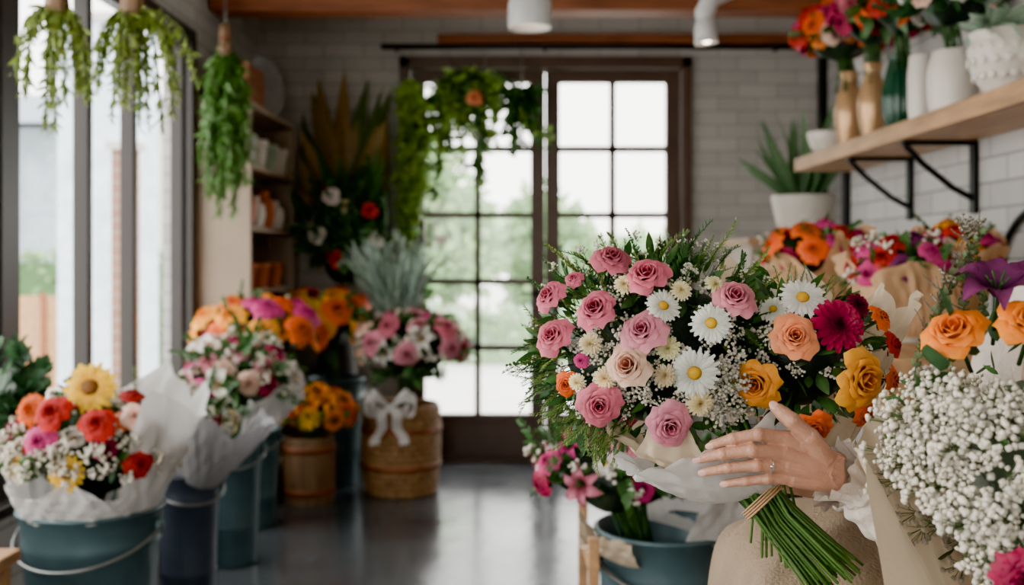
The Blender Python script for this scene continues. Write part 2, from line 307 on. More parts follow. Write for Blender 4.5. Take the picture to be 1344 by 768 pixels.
def mound(b,C,R,spec,leaves=150,leafs=.06,lc=GRN,sprigs=24,sps=.16,spt=None,breath=0,brs=.06,base=None,zmin=-.25,core=True,seed=0,bt=None,fine=0,tilt=0.):
    r_=np.random.default_rng(seed+100); C=np.array(C,float); R=np.array(R,float)
    def dirs(n,zm=zmin):
        o=[]
        while len(o)<n:
            d=nz(r_.normal(0,1,3))
            if d[2]>zm: o.append(d)
        return np.array(o)
    if core: 
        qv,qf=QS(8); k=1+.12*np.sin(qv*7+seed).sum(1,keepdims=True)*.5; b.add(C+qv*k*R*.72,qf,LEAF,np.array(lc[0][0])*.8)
    placed=[]
    for t,cols,size,cnt in spec:
        for _ in range(cnt):
            cand=dirs(30,max(zmin,-.15)); 
            if placed: dd=np.min(np.linalg.norm(cand[:,None]-np.array(placed)[None],axis=2),1); d=cand[dd.argmax()]
            else: d=cand[0]
            placed.append(d); p=C+d*R*r_.uniform(.9,1.06); n=nz(d/R*R.mean()+r_.normal(0,.12,3)+np.array([0,-.15,.1]))
            b.inst(t,p,n,size*r_.uniform(.85,1.12),cols,FM)
            if base is not None: b.tube([np.array(base)+r_.normal(0,.02,3)*[1,1,0],C*.5+p*.25+np.array(base)*.25,p-n*size*1.2],.0025,STEM,4,H('#3c5a2a'))
    d=dirs(leaves); b.inst(LF,C+d*R*r_.uniform(.55,.95,(leaves,1)),nz(d+r_.normal(0,.45,(leaves,3))),leafs*r_.uniform(.6,1.3,leaves),lc,LM,jit=.25)
    for i in range(sprigs):
        d=dirs(1)[0]; t=(spt or SPR)[i%len(spt or SPR)]; b.inst(t,C+d*R*.7,nz(d+r_.normal(0,.2,3)+[0,0,.2]),sps*r_.uniform(.6,1.15),lc,LM,jit=.2)
    for i in range(fine):
        d=dirs(1)[0]; b.inst(FINE[i%3],C+d*R*.7,nz(d+r_.normal(0,.2,3)),sps*r_.uniform(.7,1.2),GRNL,LM)
    if breath:
        for q in range(3):
            m=breath//3; d=dirs(m); b.inst((bt or BR)[q],C+d*R*r_.uniform(.75,1.0,(m,1)),nz(d+r_.normal(0,.2,(m,3))),brs*r_.uniform(.8,1.2,m),BRC,BM,jit=.05)
    if base is not None:
        for i in range(8):
            b.tube([np.array(base)+r_.normal(0,.02,3)*[1,1,0],C+r_.normal(0,.3,3)*R*.5],.003,STEM,4,H('#33502a'))
def wrap(b,G0,axis,L,r0,r1,m,a0=0,a1=2*pi,xs=1,ys=1,ruf=.05,kr=5,tips=.12,kt=3,seed=0,rimf=None,nu=26,nv=170,pw=.8,cr=1.):
    u,a=np.meshgrid(np.linspace(0,1,nu),np.linspace(a0,a1,nv),indexing='ij')
    Lm=L*(1+tips*np.abs(((a*kt/(2*pi)+seed*.37)%1)*2-1)*1.0)
    if rimf is not None: Lm=Lm*rimf(a)
    r=r0+(r1-r0)*u**pw; r=r*(1+ruf*u**1.5*(np.sin(kr*a+seed)+.5*np.sin(kr*2.3*a+seed*2)+.3*np.sin(kr*5.1*a+u*6)))
    tri=lambda x:np.abs((x%1)*2-1)-.5
    cz=tri(a*2.1+u*1.3+seed*.3)+.7*tri(a*3.7-u*2.4+seed)+.5*tri(a*6.3+u*4.1+seed*2)+.4*tri(a*1.2+u*5.3)
    z=u*Lm+.012*np.sin(a*7+u*5)*u; r=r+.004*np.sin(a*23+u*14+seed)*u+cr*r1*.035*cz*u**.7
    v=np.stack([r*np.cos(a)*xs,r*np.sin(a)*ys,z],-1).reshape(-1,3)
    ax=nz(np.array(axis,float)); x=nz(np.cross([0,1.,0],ax)); y=np.cross(ax,x); Rm=np.stack([x,y,ax],-1)
    b.add(v@Rm.T+np.array(G0),gridf(nu,nv),m)
# ---------------------------------------------------------------- room
b=B(); b.box(-1.75,2.1,-2.4,6.7,-.06,0,FLOOR); b.build('floor')
b=B(); b.box(-1.75,2.1,-2.4,6.7,2.75,2.85,WHITEP); b.build('ceiling')
DX0,DX1,DZ=-.683,1.09,2.46
b=B(); b.box(-1.7,DX0,6.5,6.68,0,2.75,BRW); b.box(DX1,2.05,6.5,6.68,0,2.75,BRW); b.box(DX0,DX1,6.5,6.68,DZ,2.75,BRW); b.build('wall_back')
WX=-1.55
b=B(); b.box(WX-.14,WX,-2.3,6.5,0,.5,BRL); b.box(WX-.14,WX,-2.3,6.5,2.3,2.75,BRL); b.box(WX-.14,WX,5.16,6.5,.5,2.3,BRL); b.box(WX-.14,WX,-2.3,-1.6,.5,2.3,BRL); b.build('wall_left')
b=B(); b.box(1.54,1.7,-2.3,4.85,0,2.75,BRL); b.build('wall_right')
b=B(); b.box(1.9,2.05,4.85,6.5,0,2.75,BRL); b.build('wall_alcove')
b=B(); b.box(1.7,2.05,4.7,4.85,0,2.75,BRW); b.build('wall_return')
FX=.05
b=B(); b.box(-1.7,1.7,-2.4,-2.3,0,.5,WHITEP); b.box(-1.7,1.7,-2.4,-2.3,2.3,2.75,WHITEP); b.box(-1.7,-1.2,-2.4,-2.3,.5,2.3,WHITEP); b.box(FX,1.7,-2.4,-2.3,.5,2.3,WHITEP); b.build('wall_front')  # unseen wall behind the camera; opening kept narrow to cut frontal fill light
def window(name,y0,y1,mull,z0=.5,z1=2.3):
    b=B(); x0,x1=WX-.09,WX-.03; w=.045
    b.box(x0,x1,y0,y0+w,z0,z1,WINF); b.box(x0,x1,y1-w,y1,z0,z1,WINF); b.box(x0,x1,y0,y1,z0,z0+w,WINF); b.box(x0,x1,y0,y1,z1-w,z1,WINF)
    for m in mull: b.box(x0,x1,m-.022,m+.022,z0+w,z1-w,WINF)
    b.add([(WX-.06,y0+w,z0+w),(WX-.06,y1-w,z0+w),(WX-.06,y1-w,z1-w),(WX-.06,y0+w,z1-w)],[(0,1,2,3)],GLASS,smooth=False); b.box(WX-.03,WX+.07,y0,y1,z0-.03,z0+.005,WINF)
    b.box(WX-.03,WX+.012,y1-.02,y1+.05,z0,z1+.04,WINF); b.box(WX-.03,WX+.012,y0,y1,z1-.01,z1+.04,WINF)
    b.build(name,bevel=.004)
window('window_1',3.32,5.16,[4.0,4.48]); window('window_2',-1.6,3.2,[-.2,1.1,2.3])
b=B(); b.box(WX-.12,WX+.02,3.2,3.32,.5,2.3,WINF); b.build('trim_4',bevel=.004)
b=B()
for x in(-1.2,-.6,FX-.05): b.box(x,x+.05,-2.4,-2.32,.5,2.3,WINF)
b.box(-1.2,FX,-2.4,-2.32,.5,.55,WINF); b.box(-1.2,FX,-2.4,-2.32,2.25,2.3,WINF); b.add([(-1.2,-2.36,.55),(FX,-2.36,.55),(FX,-2.36,2.25),(-1.2,-2.36,2.25)],[(0,1,2,3)],GLASS,smooth=False); b.build('unseen_fill_window',bevel=.004)  # unseen window added to let limited daylight in from behind the camera
b=B(); b.box(DX0,DX0+.06,6.46,6.66,0,DZ,DOORW); b.box(DX1-.06,DX1,6.46,6.66,0,DZ,DOORW); b.box(DX0,DX1,6.46,6.66,DZ-.07,DZ,DOORW); b.box(DX0,DX1,6.44,6.66,0,.02,DOORW); b.build('trim_1',bevel=.006)
def door(name,x0,x1,hs):
    b=B(); y0,y1=6.52,6.58; z0,z1=.022,2.385; st=.085; gt,gb=2.31,.28
    b.box(x0,x0+st,y0,y1,z0,z1,DOORW); b.box(x1-st,x1,y0,y1,z0,z1,DOORW); b.box(x0+st,x1-st,y0,y1,gt,z1,DOORW); b.box(x0+st,x1-st,y0,y1,z0,gb,DOORW)
    b.box(x0+st+.04,x1-st-.04,y0-.01,y0,z0+.06,gb-.05,DOORW)
    xm=(x0+x1)/2; b.box(xm-.019,xm+.019,y0+.01,y1-.01,gb,gt,DOORW)
    for i in range(1,5):
        z=gb+(gt-gb)*i/5; b.box(x0+st,x1-st,y0+.01,y1-.01,z-.019,z+.019,DOORW)
    b.add([(x0+st,6.55,gb),(x1-st,6.55,gb),(x1-st,6.55,gt),(x0+st,6.55,gt)],[(0,1,2,3)],GLASS,smooth=False)
    hx=x1-.04 if hs>0 else x0+.04
    b.lathe([(.001,0),(.022,0),(.022,.008),(.008,.01),(.008,.04),(.001,.04)],(hx,y0,1.02),BLACK,16,axis=(0,-1,0)); b.tube([(hx,y0-.04,1.02),(hx-.1*hs,y0-.045,1.02)],.008,BLACK,8)
    b.build(name,bevel=.004)
door('door_1',DX0+.064,.2,1); door('door_2',.206,DX1-.064,-1)
b=B(); b.box(-1.54,1.6,5.42,5.6,2.495,2.75,WOODB); b.build('ceiling_beam',bevel=.01)
b=B(); b.tube([(-.78,6.38,2.5),(1.88,6.38,2.5)],.016,BLACK,10)
for x in(-.7,.2,1.6): b.tube([(x,6.38,2.5),(x,6.5,2.5)],.012,BLACK,8)
b.build('curtain_rod')
b=B(); b.box(-.45,1.89,6.43,6.5,2.53,2.59,WOODB); b.build('trim_2')
b=B(); b.tube([(1.525,4.87,0),(1.525,4.87,2.75)],.022,BLACK,12); b.build('drain_pipe')
b=B(); b.box(1.86,1.9,6.42,6.5,0,2.5,BLACK); b.build('trim_3')
b=B(); b.box(-1.55,DX0,6.485,6.5,0,.1,WHITEP); b.box(DX1,1.86,6.485,6.5,0,.1,WHITEP); b.build('baseboard_back')
# ---------------------------------------------------------------- outside
b=B(); PAVE=mat('pale_paving',H('#e2dfd8'),.8,0,.08,2); b.box(-40,40,-30,70,-.12,-.07,PAVE); b.build('plaza_ground')
TG=[G('#7c9c6c','#bcd4a8')]  # pale greens: bright outdoor haze is put into the leaf colour
def tree(name,x,y,h,r,seed,cz=.62):
    r_=np.random.default_rng(seed); b=B(); b.tube([(x,y,-.08),(x+.1,y,h*.35),(x,y,h*.6)],[.1,.08,.05],WOODB,8)
    for i in range(12):
        d=nz(r_.normal(0,1,3)); c=np.array([x,y,h*cz])+d*np.array([r*.6,r*.6,h*.26]); b.tube([(x,y,h*.4),c],.025,WOODB,5)
        n=90; dd=nz(r_.normal(0,1,(n,3))); b.inst(LFW,c+dd*r*.42*r_.uniform(.4,1,(n,1)),dd,.22*r_.uniform(.7,1.2,n),TG,[LEAF],jit=.2)
        qv,qf=QS(6); b.add(c+qv*r*.3*(1+.15*np.sin(qv*9).sum(1,keepdims=True)),qf,LEAF,H('#84a474'))  # canopy core gets the same haze-paled green
    b.build(name)
tree('garden_tree',-1.0,15,2.9,1.0,1,.55); tree('garden_tree',.4,17,2.6,1.0,2,.5); tree('garden_tree',2.3,18,2.0,1.1,3,.5); tree('garden_tree',-3.2,22,5,1.6,4); tree('garden_tree',1.2,16,1.7,.7,5,.45)
def hedge(name,x0,x1,y0,y1,h,cols,seed=0):
    r_=np.random.default_rng(seed); b=B(); b.box(x0+.1,x1-.1,y0+.1,y1-.1,-.07,h-.08,LEAF); b.C[-1]=np.broadcast_to(np.array(cols[0][0])*1.3,(8,3)); n=int(260*(x1-x0)); 
    p=np.stack([r_.uniform(x0,x1,n),r_.uniform(y0,y0+.25,n),r_.uniform(0,h,n)],-1); p[::3,2]=h-.05; p[::3,1]=r_.uniform(y0,y1,len(p[::3]))
    b.inst(LF,p,nz(r_.normal(0,1,(n,3))+[0,-.6,.6]),.14*r_.uniform(.7,1.3,n),cols,[LEAF],jit=.3); b.build(name)
hedge('garden_hedge',-1.8,3.4,13,14,.6,[G('#8aa47e','#c4d4b8')]); hedge('garden_hedge',-8,-3.2,12,12.8,1.27,[G('#54784a','#a4c08c')],3)  # first hedge: bright haze mixed into its pale green
BL=mat('grey_blue_siding',H('#aab6c0'),.8,0,.1,3); 
b=B(); b.box(-12,-4.8,16,20,-.07,3.2,BL); v=[(-12.3,15.4,3.2),(-4.4,15.4,3.2),(-4.4,20.5,3.2),(-12.3,20.5,3.2),(-12.3,18,4),(-4.4,18,4)]
b.add(v,[(0,1,5,4),(2,3,4,5),(0,4,4,3),(1,2,5,5)],mat('roof_slate',H('#8c949c'),.7),smooth=False)
for x in(-11,-8.8,-6.6): b.box(x,x+1,15.95,16,1,2.4,mat('house_window_pane',H('#5c6870'),.3))
for x in(-10,-7.6,-5.2): b.box(x,x+.2,15.3,15.5,-.07,3.2,WHITEP)
b.build('neighbour_house')
b=B(); b.box(-8,-3.6,10.6,10.7,-.07,.86,WOOD)
for i in range(12): b.box(-8+i*.37,-7.96+i*.37,10.56,10.6,-.07,.9,WOODB)
b.build('garden_fence')
b=B(); b.box(-2.63,-2.49,7,7.14,-.07,1.95,BRRED); b.box(-2.66,-2.46,6.97,7.17,1.95,2.0,WHITEP); b.build('brick_pillar')
b=B(); b.box(-3.75,-2.95,8.8,8.9,-.07,3.2,mat('pale_blue_render',H('#ccd9e2'),.8)); b.box(-3.8,-2.9,8.75,8.95,3.2,3.26,WHITEP); b.build('garden_wall')
# ---------------------------------------------------------------- shelf unit left
b=B(); X0,X1=-1.545,-1.28
b.box(X0,X1,5.22,5.25,0,2.01,CAB); b.box(X0,X1,6.27,6.3,0,2.01,CAB); b.box(X0,X0+.02,5.25,6.27,0,2.01,CAB)
for z in(.1,.42,.74,1.05,1.37,1.68,1.985): b.box(X0+.02,X1,5.25,6.27,z,z+.025,CAB)
b.build('shelving_unit',bevel=.003)
def pot(name,x,y,z,r,h,m,style=0):
    b=B()
    P=[(.001,0),(r*.72,0),(r*.75,.004),(r*.92,h*.8),(r,h*.82),(r,h),(r*.9,h),(r*.85,h*.82),(r*.65,.02),(.001,.02)] if style==0 else [(.001,0),(r*.7,0),(r*.8,h*.06),(r,h*.4),(r*.9,h*.7),(r*.5,h*.84),(r*.45,h*.9),(r*.6,h),(r*.5,h),(.001,h*.9)]
    b.lathe(P,(x,y,z),m,24); b.build(name)
SAGE=mat('sage_glaze',H('#a4b29c'),.4); ORC=mat('burnt_orange_glaze',H('#b45630'),.4)
for i,(y,m) in enumerate([(5.38,SAGE),(5.62,WHITEC),(5.88,SAGE),(6.12,WHITEC)]): pot('ceramic_planter',-1.36,y,1.706,.075,.15,m)
for i,(y,m) in enumerate([(5.36,ORC),(5.56,WHITEC),(5.78,TERRA),(6.02,WHITEC)]): pot('ceramic_jar',-1.35,y,1.396,.065,.16 if i%2 else .2,m,1)
for i,y in enumerate([5.38,5.66,5.98]): pot('terracotta_pot',-1.36,y,1.076,.075,.13,TERRA)
for i,y in enumerate([5.4,5.7,6.0]): pot('storage_jar',-1.38,y,.766,.07,.16,CAB,1)
b=B(); b.box(-1.5,-1.3,5.26,5.6,2.012,2.03,WOODB)
for y in(5.26,5.585): b.box(-1.5,-1.3,y,y+.015,2.03,2.2,WOODB)
for x in(-1.5,-1.315): b.box(x,x+.015,5.275,5.585,2.03,2.2,WOODB)
b.build('wooden_crate',bevel=.002)
b=B(); b.lathe([(.001,0),(.1,0),(.15,.02),(.165,.035),(.165,.04),(.15,.028),(.1,.008),(.001,.008)],(-1.38,5.85,2.18),mat('pewter_glaze',H('#8c8c8a'),.3,.2),40,axis=nz(np.array([.9,-.4,.12]))); b.clamp(0,lo=-1.52); b.build('decorative_plate')
b=B(); b.box(1.2,1.87,5.35,5.95,.08,1.3,CAB); b.box(1.18,1.88,5.33,5.97,1.3,1.335,WOOD)
for x in(1.22,1.55): b.box(x,x+.3,5.335,5.35,.14,1.26,WHITEP)
for x in(1.22,1.8):
    for y in(5.37,5.87): b.box(x,x+.05,y,y+.05,0,.08,BLACK)
b.build('storage_cabinet',bevel=.004)
b=B(); b.lathe([(.001,0),(.12,0),(.125,.01),(.165,.2),(.17,.225),(.155,.225),(.15,.2),(.001,.19)],(1.53,5.6,1.336),WHITEC,40)
for i in range(26):
    a=i*2.4; e=.15+.8*(i/26); d=np.array([math.cos(a)*math.sin(e),math.sin(a)*math.sin(e),math.cos(e)]); b.inst(LFS,(1.53+.04*math.cos(a),5.6+.04*math.sin(a),1.52),d,.42+.12*rng.random()-.14*(i/26),[G('#2c5034','#6c8c60')],[LEAF])
b.clamp(0,hi=1.88); b.build('potted_agave')
# ---------------------------------------------------------------- wall shelf right + contents
b=B(); b.box(1.27,1.535,2.0,4.8,1.622,1.68,WOOD); b.build('wall_shelf',bevel=.004)
def bracket(y):
    b=B(); b.box(1.29,1.535,y-.015,y+.015,1.606,1.62,BLACK); b.box(1.52,1.535,y-.02,y+.02,1.38,1.62,BLACK)
    b.tube([(1.3,y,1.607),(1.36,y,1.545),(1.46,y,1.465),(1.525,y,1.43)],.011,BLACK,8); b.build('shelf_bracket',bevel=.002)
for y in(3.53,4.1,2.6): bracket(y)
def vase(x,y,prof,m,n=48,rib=0,nrib=0):
    b=B(); prof=[(r,z) for r,z in prof]; inner=[(max(.002,r-.006),z) for r,z in prof[::-1] if z>.02]+[(.001,.02)]
    P=np.array([(.001,0)]+prof); t=np.linspace(0,len(P)-1,len(P)*4); Q=np.stack([np.interp(t,range(len(P)),P[:,0]),np.interp(t,range(len(P)),P[:,1])],-1)
    for _ in range(2): Q[2:-1]=(Q[1:-2]+2*Q[2:-1]+Q[3:])/4
    b.lathe(np.concatenate([Q,np.array(inner)]),(x,y,1.681),m,n,rib,nrib)
    return b
vase(1.37,4.64,[(.035,0),(.04,.005),(.065,.03),(.08,.07),(.084,.1)],WHITEC).build('small_ceramic_bowl')
gp=[(.035,0),(.04,.01),(.055,.08),(.06,.14),(.052,.2),(.032,.25),(.03,.27),(.04,.3)]
vase(1.36,4.3,gp,GOLD).build('gold_vase'); vase(1.36,4.02,[(r*.95,z*.95) for r,z in gp],GOLD).build('gold_vase')
vase(1.37,3.77,[(.03,0),(.04,.01),(.058,.07),(.06,.14),(.045,.21),(.035,.25),(.04,.27)],GREENG,72,.05,16).build('green_ribbed_vase')
vase(1.37,3.57,[(.035,0),(.04,.005),(.044,.06),(.045,.16),(.04,.21),(.038,.23)],WHITEC).build('white_ceramic_vase')
vase(1.38,3.34,[(.06,0),(.07,.01),(.077,.08),(.077,.14),(.065,.18),(.058,.2)],WHITEC).build('white_ceramic_vase')
ob=vase(1.40,3.02,[(.05,0),(.055,.015),(.085,.06),(.104,.11),(.1,.15),(.09,.17),(.1,.19)],WHITEC)
for k in range(3):
    for i in range(18):
        a=(i+.5*(k%2))*2*pi/18; r=[.088,.103,.1][k]; z=1.681+[.065,.105,.14][k]; d=np.array([math.cos(a),math.sin(a),0]); ob.ball(np.array([1.40,3.02,z])+d*r,(.004,.012,.014),WHITEC,n=3,R=np.stack([d,np.cross([0,0,1],d),[0,0,1]],-1))
ob.build('embossed_ceramic_bowl')
b=B(); mound(b,(1.33,4.3,2.12),(.16,.15,.12),[(ROSE,RED,.055,9),(PEONY,DORG,.06,8),(ROSE,HOT,.055,10),(GERB,wcen(ORG),.05,3),(ROSE,PALE,.06,7)],leaves=120,sprigs=10,sps=.14,base=(1.36,4.3,1.9),seed=1); b.clamp(0,hi=1.53); b.build('rose_arrangement')
b=B(); mound(b,(1.35,4.0,2.12),(.13,.12,.11),[(ROSE,MAG,.055,8),(PEONY,RED,.055,8),(ROSE,PINK,.05,5),(MUM,PURP,.05,3)],leaves=120,sprigs=10,sps=.14,base=(1.36,4.02,1.86),seed=2); b.clamp(0,hi=1.53); b.build('dahlia_arrangement')
b=B(); mound(b,(1.35,3.7,2.09),(.11,.1,.11),[(ROSE,RED,.045,5),(ROSE,MAG,.045,4),(LILY,DORG,.06,3)],leaves=200,leafs=.08,lc=GRN,sprigs=16,sps=.16,base=(1.38,3.76,1.84),seed=3); b.clamp(0,hi=1.53); b.build('mixed_leafy_arrangement')
b=B(); mound(b,(1.37,3.34,2.04),(.12,.12,.12),[(PEONY,WHT,.05,7),(ROSE,PALE,.045,5)],leaves=220,leafs=.08,lc=GRND,sprigs=18,sps=.18,base=(1.38,3.34,1.82),seed=4); b.clamp(0,hi=1.53); b.build('white_rose_arrangement')
b=B()
for l in range(5):
    n=[5,7,9,11,12][l]
    for i in range(n):
        a=i*2*pi/n+l; e=.25+l*.27; b.inst(LFW,(1.4,3.02,1.85),(math.cos(a)*math.sin(e),math.sin(a)*math.sin(e),math.cos(e)),.09+.012*l,[G('#3a5c48','#9cb49a')],[LEAF])
b.lathe([(.001,0),(.084,0),(.084,.01),(.001,.014)],(1.4,3.02,1.83),mat('potting_soil',H('#2c2018'),.9,bump=.5),24); b.clamp(0,hi=1.53); b.build('succulent')
b=B(); a=np.linspace(0,2*pi,80); b.tube(np.stack([0*a+1.525,3.08+.28*np.cos(a),1.10+.28*np.sin(a)],-1),.011,BLACK,10); b.build('metal_wall_hoop')
b=B(); b.box(.78,1.5,2.25,3.5,.98,1.02,WOOD); b.box(.84,1.46,2.31,3.44,.9,.98,WOOD)
for x in(.8,1.42):
    for y in(2.27,3.42): b.box(x,x+.06,y,y+.06,0,.98,WOOD)
b.box(.84,1.46,2.31,3.44,.25,.28,WOOD); b.build('work_table',bevel=.004)
def tablebq(name,x,y,spec,pm,lean,seed,L=.26,r=.15):
    b=B(); ax=nz(np.array(lean)); g=np.array([x,y,1.03]); c=g+ax*L*.92
    wrap(b,g,ax,L*.9,.04,r*1.05,pm,seed=seed,tips=.35,kt=5,ruf=.08); mound(b,c,(r*.85,r*.8,r*.5),spec,leaves=80,sprigs=8,sps=.09,breath=20,brs=.05,seed=seed); b.lathe([(.001,0),(.05,0),(.052,.1),(.046,.1),(.044,.01),(.001,.01)],(x,y,1.021),WHITEC,24); b.clamp(0,hi=1.52); b.build(name)
tablebq('kraft_wrapped_bouquet',.98,3.2,[(PEONY,DORG,.045,7),(ROSE,RED,.045,8),(ROSE,HOT,.04,6),(DAHL,MAG,.04,4)],KRAFT,(-.3,-.1,.9),11,L=.24,r=.16)
tablebq('kraft_wrapped_bouquet',1.0,2.7,[(PEONY,PURP,.04,7),(ROSE,HOT,.04,8),(ROSE,RED,.035,6)],KRAFT,(-.1,-.1,.9),12,L=.19,r=.14)
tablebq('kraft_wrapped_bouquet',1.26,3.05,[(PEONY,RED,.045,7),(ROSE,ORY,.045,7),(ROSE,HOT,.04,6),(ROSE,PALE,.035,5)],KRAFT,(-.1,-.1,.9),13,L=.22,r=.15)
# ---------------------------------------------------------------- buckets
def bucket(name,x,y,r,h,m,z=0,handle=True,ang=.0,taper=.8):
    b=B(); rb=r*taper; rr=lambda q:rb+(r-rb)*q
    b.lathe([(.001,.01),(rb-.01,.01),(rb,0),(rb+.002,.012),(rr(.3),h*.3),(rr(.31)+.003,h*.315),(rr(.33),h*.33),(rr(.8),h*.8),(rr(.81)+.004,h*.815),(rr(.84),h*.84),(r,h-.014),(r+.008,h-.01),(r+.009,h-.002),(r+.003,h+.002),(r-.004,h-.004),(rr(.8)-.006,h*.8),(rb-.006,.03),(.001,.028)],(x,y,z),m,56)
    if handle:
        t=np.linspace(0,pi,24); d=np.array([math.cos(ang),math.sin(ang),0]); q=np.array([-d[1],d[0],0])*(-1)
        pts=np.array([x,y,z+h*.9])+np.outer(np.cos(t),d)*(r+.012)+np.outer(np.sin(t),q*.95*(r+.03)*1.0)+np.outer(np.sin(t),[0,0,-.42*r])
        b.tube(pts,.0045,STEEL,8)
        for s in(-1,1): b.ball(np.array([x,y,z+h*.9])+d*s*(r+.004),(.016,.016,.022),m,n=4)
    b.build(name)
bucket('metal_flower_bucket',-1.18,3.0,.19,.54,TEAL,ang=-.1)
bucket('metal_flower_bucket',-1.115,3.68,.105,.5,NAVY,ang=.5)
bucket('metal_flower_bucket',-1.13,4.32,.115,.5,TEAL,ang=.2)
bucket('metal_flower_bucket',-1.19,4.93,.12,.45,TEAL)
bucket('metal_flower_bucket',-.97,5.86,.155,.58,TEAL,ang=.2)
bucket('metal_flower_bucket',.368,2.6,.16,.58,TEAL,ang=.15)
b=B()
for x in(.185,.55):
    for y in(2.415,2.785): b.box(x-.012,x+.012,y-.012,y+.012,0,.6,WOOD)
for z in(.06,):
    b.box(.197,.538,2.405,2.425,z,z+.03,WOOD); b.box(.197,.538,2.775,2.795,z,z+.03,WOOD)
for x in(.185,.55): b.box(x-.008,x+.008,2.427,2.773,.5,.53,WOOD)
b.build('wooden_bucket_stand',bevel=.002)
b=B(); b.box(-1.47,-1.205,2.3,2.62,.49,.52,WOOD)
for x in(-1.45,-1.25):
    for y in(2.32,2.57): b.box(x,x+.03,y,y+.03,0,.49,WOOD)
b.box(-1.44,-1.23,2.33,2.345,.2,.23,WOOD); b.box(-1.44,-1.23,2.58,2.595,.2,.23,WOOD); b.build('wooden_stool',bevel=.004)
def barrel(name,x,y,r,h):
    b=B(); n=18
    for i in range(n):
        a=np.linspace((i+.04)*2*pi/n,(i+.96)*2*pi/n,4); z=np.linspace(0,h,8); rr=r*(.88+.12*np.sin(z/h*pi*.75+.3)*1.0)
        R=np.repeat(rr[:,None],4,1); Z=np.repeat(z[:,None],4,1); o=np.stack([R*np.cos(a),R*np.sin(a),Z],-1)
        b.add(o+np.array([x,y,0]),gridf(8,4)[:,::-1],WOODT)
        top=np.stack([np.stack([(rr[-1]-d)*np.cos(a),(rr[-1]-d)*np.sin(a),np.full(4,h)],-1) for d in(0,.018)]); b.add(top+np.array([x,y,0]),gridf(2,4)[:,::-1],WOODT,smooth=False)
    b.lathe([(r*.88-.018+0,h),(r*.9,h*.5),(r*.8,.03),(.001,.03)],(x,y,0),WOODT,36)
    for q in(.14,.78): 
        z=h*q; rr=r*(.88+.12*math.sin(q*pi*.75+.3)); b.lathe([(rr-.004,z),(rr+.004,z),(rr+.005,z+.03),(rr-.004,z+.03)],(x,y,0),WOODB,40)
    b.build(name)
barrel('wooden_barrel_planter',-1.03,5.42,.135,.33)
def basket(name,x,y,r,h,rows=15):
    b=B(); n=120; a=np.linspace(0,2*pi,n,endpoint=False); P=[]
    for i in range(rows):
        z0=h*i/rows; rc=r*(.9+.1*math.sin(i/rows*pi*.8)); V=[]
        t=h/rows*.56
        for k in np.linspace(0,2*pi,8,endpoint=False):
            rr=rc+t*math.cos(k)*.6+.0035*np.sin(a*24+(i%2)*pi); V.append(np.stack([rr*np.cos(a),rr*np.sin(a),np.full(n,z0+h/rows*.5+t*math.sin(k))],-1))
        V.append(V[0]); b.add(np.array(V).reshape(-1,3)+np.array([x,y,0]),gridf(9,n,True),WICK)
    b.lathe([(r*.93,h),(r*.88,h*.5),(r*.85,.03),(.001,.03)],(x,y,0),WICK,48); b.lathe([(r*.9,h-.01),(r*.99,h-.01),(r*1.0,h+.012),(r*.95,h+.02),(r*.9,h+.01)],(x,y,0),WICK,60)
    for q in(.3,.72): rr=r*(.9+.1*math.sin(q*pi*.8))+.008; b.lathe([(rr,h*q),(rr+.007,h*q+.003),(rr+.007,h*q+.028),(rr,h*q+.03)],(x,y,0),WOODB,60)
    b.build(name)
basket('woven_rattan_basket',-.585,5.65,.2,.45)
# ---------------------------------------------------------------- left bouquets
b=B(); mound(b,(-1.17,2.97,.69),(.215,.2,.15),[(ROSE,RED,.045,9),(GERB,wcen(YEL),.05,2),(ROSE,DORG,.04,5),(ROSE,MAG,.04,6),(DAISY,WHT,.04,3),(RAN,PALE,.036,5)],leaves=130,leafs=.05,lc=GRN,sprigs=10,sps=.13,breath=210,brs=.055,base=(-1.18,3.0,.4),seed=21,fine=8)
b.inst(ROSE,(-1.08,2.79,.79),(.05,-.8,.5),.052,RED,FM); b.inst(ROSE2,(-1.19,2.78,.82),(-.05,-.8,.5),.052,RED,FM); b.inst(GERB,(-1.13,2.86,.885),(.1,-.9,.3),.07,wcen(YEL),FM); b.inst(ROSE,(-1.22,2.78,.75),(-.1,-.9,.3),.048,HOT,FM); b.inst(PEONY,(-1.27,2.85,.82),(-.2,-.8,.4),.05,DORG,FM); b.inst(RAN,(-1.01,2.86,.80),(.3,-.8,.4),.042,PALE,FM)
wrap(b,(-1.18,3.0,.5),(0.12,0,1),.33,.15,.27,WPAPER,a0=-.9,a1=1.9,ruf=.06,tips=.25,kt=6,seed=2); wrap(b,(-1.18,3.0,.5),(-.1,.1,1),.22,.15,.25,WPAPER,a0=1.6,a1=3.6,ruf=.06,tips=.25,kt=5,seed=4)
wrap(b,(-1.18,2.99,.5),(0,-.1,1),.12,.15,.215,WPAPER,a0=3.5,a1=5.7,ruf=.05,tips=.3,kt=5,seed=6); b.clamp(0,lo=-1.53)
b.build('wrapped_mixed_bouquet')
b=B()
for i in range(16):
    b.inst(EUC,(-1.38,3.06,.66),nz(np.array([rng.uniform(-.35,.3),rng.uniform(-.8,.1),1])),.34*rng.uniform(.7,1.1),GRND,LM)
b.clamp(0,lo=-1.53); b.build('eucalyptus_bunch')
b=B(); mound(b,(-1.1,3.66,.66),(.11,.12,.1),[(LILY,CREAM,.05,5),(ROSE,MAG,.035,4)],leaves=80,sprigs=10,sps=.14,breath=30,base=(-1.115,3.68,.35),seed=22)
GREYP=mat('grey_wrapping_paper',H('#a8a6a8'),.7,0,.05,6,.4,18,trans=.2)
